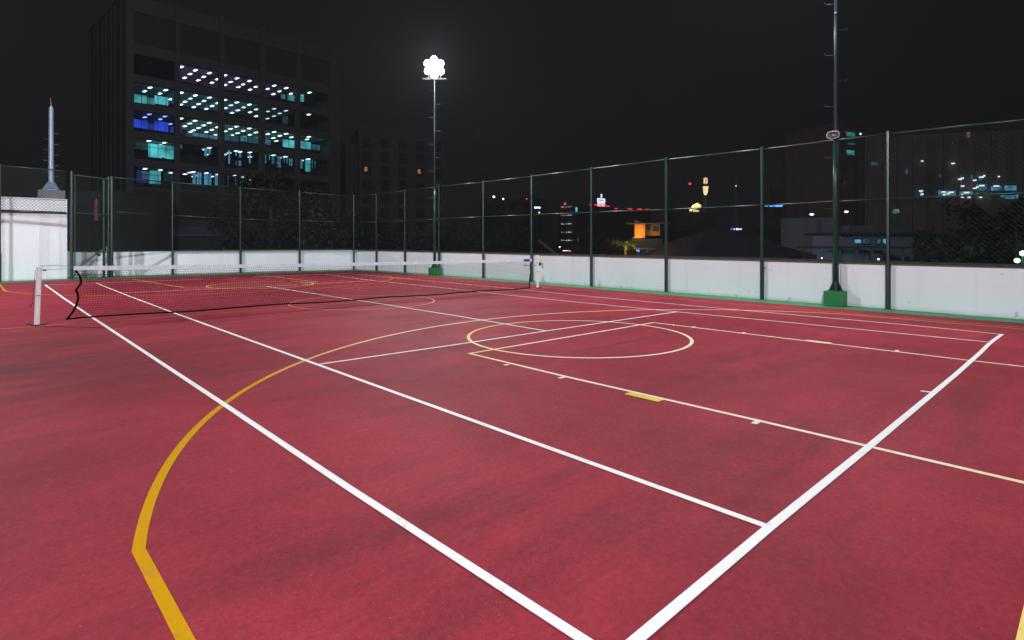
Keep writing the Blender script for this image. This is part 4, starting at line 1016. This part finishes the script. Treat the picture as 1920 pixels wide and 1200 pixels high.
for py in (262,275,295,320): zz_ = zat(py,101); m.box(-.3,L_+.3,-.35,-.003,zz_-.15,zz_+.15)
st.part(m,'string_course',M['facade3'])
m = MB(); m.tube([(L_*.55,-.05,zat(342,100)),(L_*.55,-.25,zat(342,100))], 2.2, 28); st.part(m,'roundel',M['facade3'])
tag(st.root, 'reddish stair tower with three glowing teal windows behind the near pole', 'building')
lamp_thing('street_lamp', 1613.5,251,99,.16,(.6,.9,.9),1.5,'pale lamp at the right edge of the reddish stair tower','far lamps')
# security lamps on the plain wall
def seclamp(px, py, d, w_, h_, col, s, label):
    p = at(px,d,py); r_ = empty('security_lamp', (p.x,p.y,p.z))
    m = MB(); m.tube([RT*-w_, RT*(-w_*.5), RT*(w_*.5), RT*w_], [h_*.4,h_,h_,h_*.4], 10); m.build('tube', glow('lit_tube',col,s), r_)
    m = MB(); m.bar(RT*-w_+Vector((0,.0,h_+.03)), RT*w_+Vector((0,0,h_+.03)), .15,.04); m.bar(Vector((0,0,-h_-.02)), Vector((0,0,zat(411,55)-p.z+.02)) , .06) if zat(411,55) < p.z else None; m.build('hood', M['iron'], r_)
    tag(r_, label, 'lamp', 'security lamps'); return r_
seclamp(1522,402,55.5,.22,.09,(.55,.95,.95),3,'pale cyan oval lamp above the plain grey wall')
seclamp(1587,397,55.5,.18,.08,(.95,1,.8),4,'yellow-white lamp just right of the near pole')
# big dark block at the right with office lights
bb = Bld('dark_office_block', at(1622,90), at(1960,84)); L_ = bb.L
m = MB(); m.box(0,L_,0,4,-9,zat(252,88)); bb.part(m,'wall',M['facade3'])
m = MB()
for i in range(12): x = .5+i*(L_-1)/11; m.box(x-.2,x+.2,-.4,-.003,-9,zat(256,88))
bb.part(m,'pier',M['facade3'])
for (a,b_,c,d_,cc,s) in ((1633,304,1645,310,DTEAL,.35),(1698,318,1702,327,CYAN,.16),(1761,327,1764,334,CYAN,.22),(1729,301,1735,313,DTEAL,.10),
    (1812,248,1819,258,(.6,.3,.2),.18),(1860,252,1864,262,(.4,.25,.2),.08),(1784,263,1788,271,(.3,.3,.28),.08),
    (1725,356,1731,368,CYAN,.35),(1759,357,1764,366,CYAN,.25),(1765,358,1792,367,DTEAL,.5),(1799,359,1824,364,DTEAL,.6),(1830,345,1850,357,DTEAL,.35),(1858,349,1878,357,CYAN,.40),(1883,348,1906,357,CYAN,.35),
    (1876,362,1883,370,CYAN,.3),(1884,366,1904,373,CYAN,.25),(1904,362,1910,373,CYAN,.3),(1820,328,1824,336,CYAN,.2),(1834,333,1841,339,DTEAL,.3),(1912,384,1918,389,GRN,.35),(1674,392,1686,400,GRN,.35)):
    wpx(bb,a,b_,c,d_,cc,s,yy=-.42,var=.6)
m = MB()
for (px,py,r_) in ((1727,358,3),(1729,364,2),(1769,360,3.4),(1771,365,2),(1783,360.5,4),(1778,363,2),(1800,336,3),(1804.5,334,2),(1805,349,2.4),(1812.5,361,4),(1805,364.5,2),(1817,370,2),(1804,370,1.6),(1827.5,338,2.4),(1840.5,332,3.6),(1845.5,329.5,1.4),(1828,353,2.4),(1833,350.5,2),(1841,348,3.8),(1868.5,348.8,4),(1834,365,3),(1854,364,2.6),(1873,331,1.2),(1787,306.5,2.6),(1729,302,1.6),(1839,370,1.6)):
    x, z_ = bb.ray_plane_y(px,py,-.6); k = r_*.078; m.box(x-k,x+k,-.7,-.5,z_-.09,z_+.09)
bb.part(m,'ceiling_lights',M['ceil_light_far'])
tag(bb.root, 'wide dark block with scattered white and cyan office lights at the far right', 'building')
# blue string lights and small green lamp by the brown block
BLB = glow('blue_bulbs',(.08,.35,1),2.2)
r0 = at(1434,100,386); sl = empty('string_lights', (r0.x,r0.y,r0.z)); 
for i in range(11):
    p = at(1436+i*3.0+random.uniform(-.6,.6),100,386.2+random.uniform(-.8,.6))-r0; k = random.choice((.05,.09,.12)); m = MB(); m.box(p.x-k,p.x+k,p.y-k,p.y+k,p.z-k,p.z+k); m.build('bulb', BLB, sl)
m = MB(); m.tube([at(1433,100,385)-r0, at(1452,100,385.6)-r0, at(1472,100,385)-r0], .02, 5); m.build('wire', M['iron'], sl)
tag(sl, 'row of small blue string lights beside the fence post at the brown block', 'string lights')
# green street lamps at right edge
lamp_thing('street_lamp', 1917.5,475,40,.16,(.35,1,.85),14,'bright green-white street lamp cut by the right edge of the view','green-white street lamps')
lamp_thing('street_lamp', 1907,488.5,38,.14,(.65,1,.55),14,'lower green-white lamp just over the wall near the right edge','green-white street lamps')
for (px,d,py,e,c) in ((1915,39.5,470,10,(.3,1,.85)),):
    ld = bpy.data.lights.new('street_lamp_glow','POINT'); ld.energy = 160; ld.color = c; ld.shadow_soft_size = .3
    lo = bpy.data.objects.new('street_lamp_glow', ld); COL.objects.link(lo); lo.location = at(px,d,py)
# pinkish slab light behind gate
sp_ = at(181,60,395); sl2 = empty('lit_doorway', (sp_.x,sp_.y,-9), -YAW)
m = MB(); m.box(-.22,.22,0,.1,zat(414,60)+9,zat(374,60)+9); m.build('door_leaf', G((.55,.24,.20),.16,.6,.8), sl2)
m = MB(); m.box(-.5,-.222,-.1,.3,0,zat(372,60)+9); m.box(.222,.5,-.1,.3,0,zat(372,60)+9); m.box(-.22,.22,-.05,.3,0,zat(415,60)+8.9); m.build('door_frame', M['dark_room'], sl2)
tag(sl2, 'tall narrow pink lit opening seen through the corner gate', 'doorway')
lbk = Bld('annex_building', at(100,62), at(200,62))
m = MB(); m.box(0,lbk.L,0,10,-9,zat(358,62)); lbk.part(m,'wall',M['facade4']); m = MB(); m.box(-.2,lbk.L+.2,-.2,10.2,zat(358,62)+.001,zat(356,62)); lbk.part(m,'coping',M['concrete'])
bpy.data.objects.remove(lbk.root) if False else tag(lbk.root, 'dark low annex behind the pump house and gate', 'building')
lbk.root.location += Vector((FW.x,FW.y,0))*2

# ------------------------------------------------------------------ trees
def make_tree(seed, height, spread, crown0, mat_leaf, leaves=5200, leaf=.20):
    rnd = random.Random(seed)
    root = empty('tree')
    m = MB(); tips = []
    m.tube([(0,0,0),(rnd.uniform(-.2,.2),rnd.uniform(-.2,.2),height*.3),(rnd.uniform(-.4,.4),rnd.uniform(-.4,.4),height*.6),(0,0,height*.85)], [height*.028,height*.022,height*.014,height*.004], 8)
    cl = []
    for k in range(16):
        a = rnd.uniform(0,6.283); h0 = height*rnd.uniform(crown0*.8,.72); ln = spread*rnd.uniform(.45,.95)
        e = Vector((math.cos(a)*ln, math.sin(a)*ln, h0+rnd.uniform(.05,.28)*height)); mid = Vector((math.cos(a)*ln*.45, math.sin(a)*ln*.45, h0+(e.z-h0)*.35))
        m.tube([(0,0,h0), mid, e], [height*.009,height*.006,height*.002], 5); cl.append((e, rnd.uniform(.6,1.0)*spread*.42)); cl.append((mid*.6+e*.4, rnd.uniform(.5,.8)*spread*.35))
    for k in range(6): cl.append((Vector((rnd.uniform(-.4,.4)*spread, rnd.uniform(-.4,.4)*spread, height*rnd.uniform(.75,.98))), spread*rnd.uniform(.22,.38)))
    m.build('trunk', M['trunk'], root)
    m = MB()
    for i in range(leaves):
        c, r_ = rnd.choice(cl)
        v = Vector((rnd.gauss(0,1),rnd.gauss(0,1),rnd.gauss(0,.75))).normalized()*(r_*rnd.random()**.45)
        p = c+v; s = leaf*rnd.uniform(.6,1.4)
        a1 = Vector((rnd.gauss(0,1),rnd.gauss(0,1),rnd.gauss(0,1))).normalized(); a2 = a1.cross(Vector((rnd.gauss(0,1),rnd.gauss(0,1),rnd.gauss(0,1)))).normalized()
        m.add([p-a1*s, p+a2*s*.5, p+a1*s, p-a2*s*.5], [(0,1,2,3)])
    m.build('crown', mat_leaf, root)
    return root
protos = [make_tree(1,16.5,4.6,.35,M['leaf']), make_tree(2,12.5,4.2,.30,M['leaf2']), make_tree(3,14.5,3.6,.30,M['leaf']), make_tree(4,9.6,3.4,.22,M['leaf2'])]
used = set()
trees = [  # column, distance, prototype, scale, label
 (505,50,0,1.07,'tallest round dark tree in front of the office block'),
 (446,54,1,.95,'dark tree hiding the lower left foot of the office block by the second back post'),
 (570,46,2,1.0,'dark tree standing left of the far corner post'),
 (640,50,1,1.03,'dark tree right behind the far corner of the fence'),
 (700,56,2,.92,'narrow dark tree between the corner and the lit pole'),
 (760,60,1,.98,'dark bushy tree in front of the apartment block foot'),
 (385,44,3,1.0,'low dark tree over the far wall left of the second back post'),
 (300,42,3,.92,'low dark shrub-like tree over the far wall left of centre'),
 (235,42,3,.90,'low dark tree right of the corner gate'),
 (165,40,3,.93,'low dark tree seen through the corner gate'),
 (850,70,1,1.02,'dark tree right of the lit far pole'),
 (925,75,1,1.0,'dark tree below the two blue-white lamps'),
 (980,80,3,1.25,'dark tree left of the hotel tower'),
 (1145,70,3,1.12,'dark tree between the hotel and the yellow palm'),
 (1728,46,3,1.08,'rounded dark tree right of the bungalow'),
 (1832,50,0,.88,'large dark tree below the office lights at the right'),
 (1905,47,2,.96,'dark tree above the green-white lamps'),
 (1770,44,3,.92,'low dark tree in the gap of the right-hand trees'),
 (1470,52,3,.98,'dark tree by the plain grey wall'),
]
for i, (px, d, k, s, lab) in enumerate(trees):
    o = protos[k] if k not in used else copy_tree(protos[k]); used.add(k)
    p = at(px, d); o.location = (p.x, p.y, -9); o.scale = (s,s,s); o.rotation_euler = (0,0,i*1.3)
    tag(o, lab, 'tree', 'trees beyond the fences')
# yellow-green palm made to glow by an added point light
pr = empty('palm_tree', (0,0,0)); pp = at(1172,57); pr.location = (pp.x,pp.y,-9); hp_ = zat(458,57)+9
m = MB(); m.tube([(0,0,0),(.15,0,hp_*.5),(0,0,hp_)], [.20,.15,.12], 8); m.build('trunk', M['trunk'], pr)
m = MB(); rnd = random.Random(5)
for k in range(22):
    a = rnd.uniform(0,6.283); Lf = rnd.uniform(.9,1.7); up0 = rnd.uniform(.1,1.1)
    prev = Vector((0,0,hp_)); dirv = Vector((math.cos(a),math.sin(a),up0)).normalized()
    for j in range(8):
        nx = prev+dirv*Lf/8; side = dirv.cross(Vector((0,0,1))).normalized()
        for s_ in (-1,1):
            tip = nx+side*s_*.34*(1-j/10)+Vector((0,0,-.14)); m.add([prev, nx, tip], [(0,1,2)])
        prev = nx; dirv = (dirv+Vector((0,0,-.16))).normalized()
m.build('fronds', M['palm'], pr)
tag(pr, 'small yellow-green palm lit below the orange house', 'palm')
ld = bpy.data.lights.new('palm_fill_light','POINT'); ld.energy = 150; ld.color = (1,.75,.15); ld.shadow_soft_size = .15  # added fill lamp in front of the palm, without a fixture
lo = bpy.data.objects.new('palm_fill_light', ld); COL.objects.link(lo); lo.parent = pr; lo.location = (RT.x*.3-FW.x*1.2, RT.y*.3-FW.y*1.2, hp_-.8)
# crossing diagonal post low between fourth and fifth posts
m = MB(); m.bar(at(1009,60,450), at(1045,60,478), .25,.3)
m.bar(at(1045,60,478), at(1045,60,478)-Vector((0,0,8)), .25)
tag(m.build('stair_rail_beam', M['dark_room']), 'dim slanting beam low behind the fence left of the hotel', 'beam')

# ------------------------------------------------------------------ thin haze added over the city to lift the blacks
m = MB(); m.box(-420, 420, -60, 420, -10, 62)
hz = bpy.data.materials.new('black_lift_haze'); hz.use_nodes = True; nt = hz.node_tree; nt.nodes.remove(nt.nodes['Principled BSDF'])
pv = nt.nodes.new('ShaderNodeVolumePrincipled'); pv.inputs['Color'].default_value = (.85,.86,.92,1); pv.inputs['Density'].default_value = HAZE; pv.inputs['Anisotropy'].default_value = .2
nt.links.new(pv.outputs[0], nt.nodes['Material Output'].inputs['Volume'])
tag(m.build('haze', hz), kind='stuff')
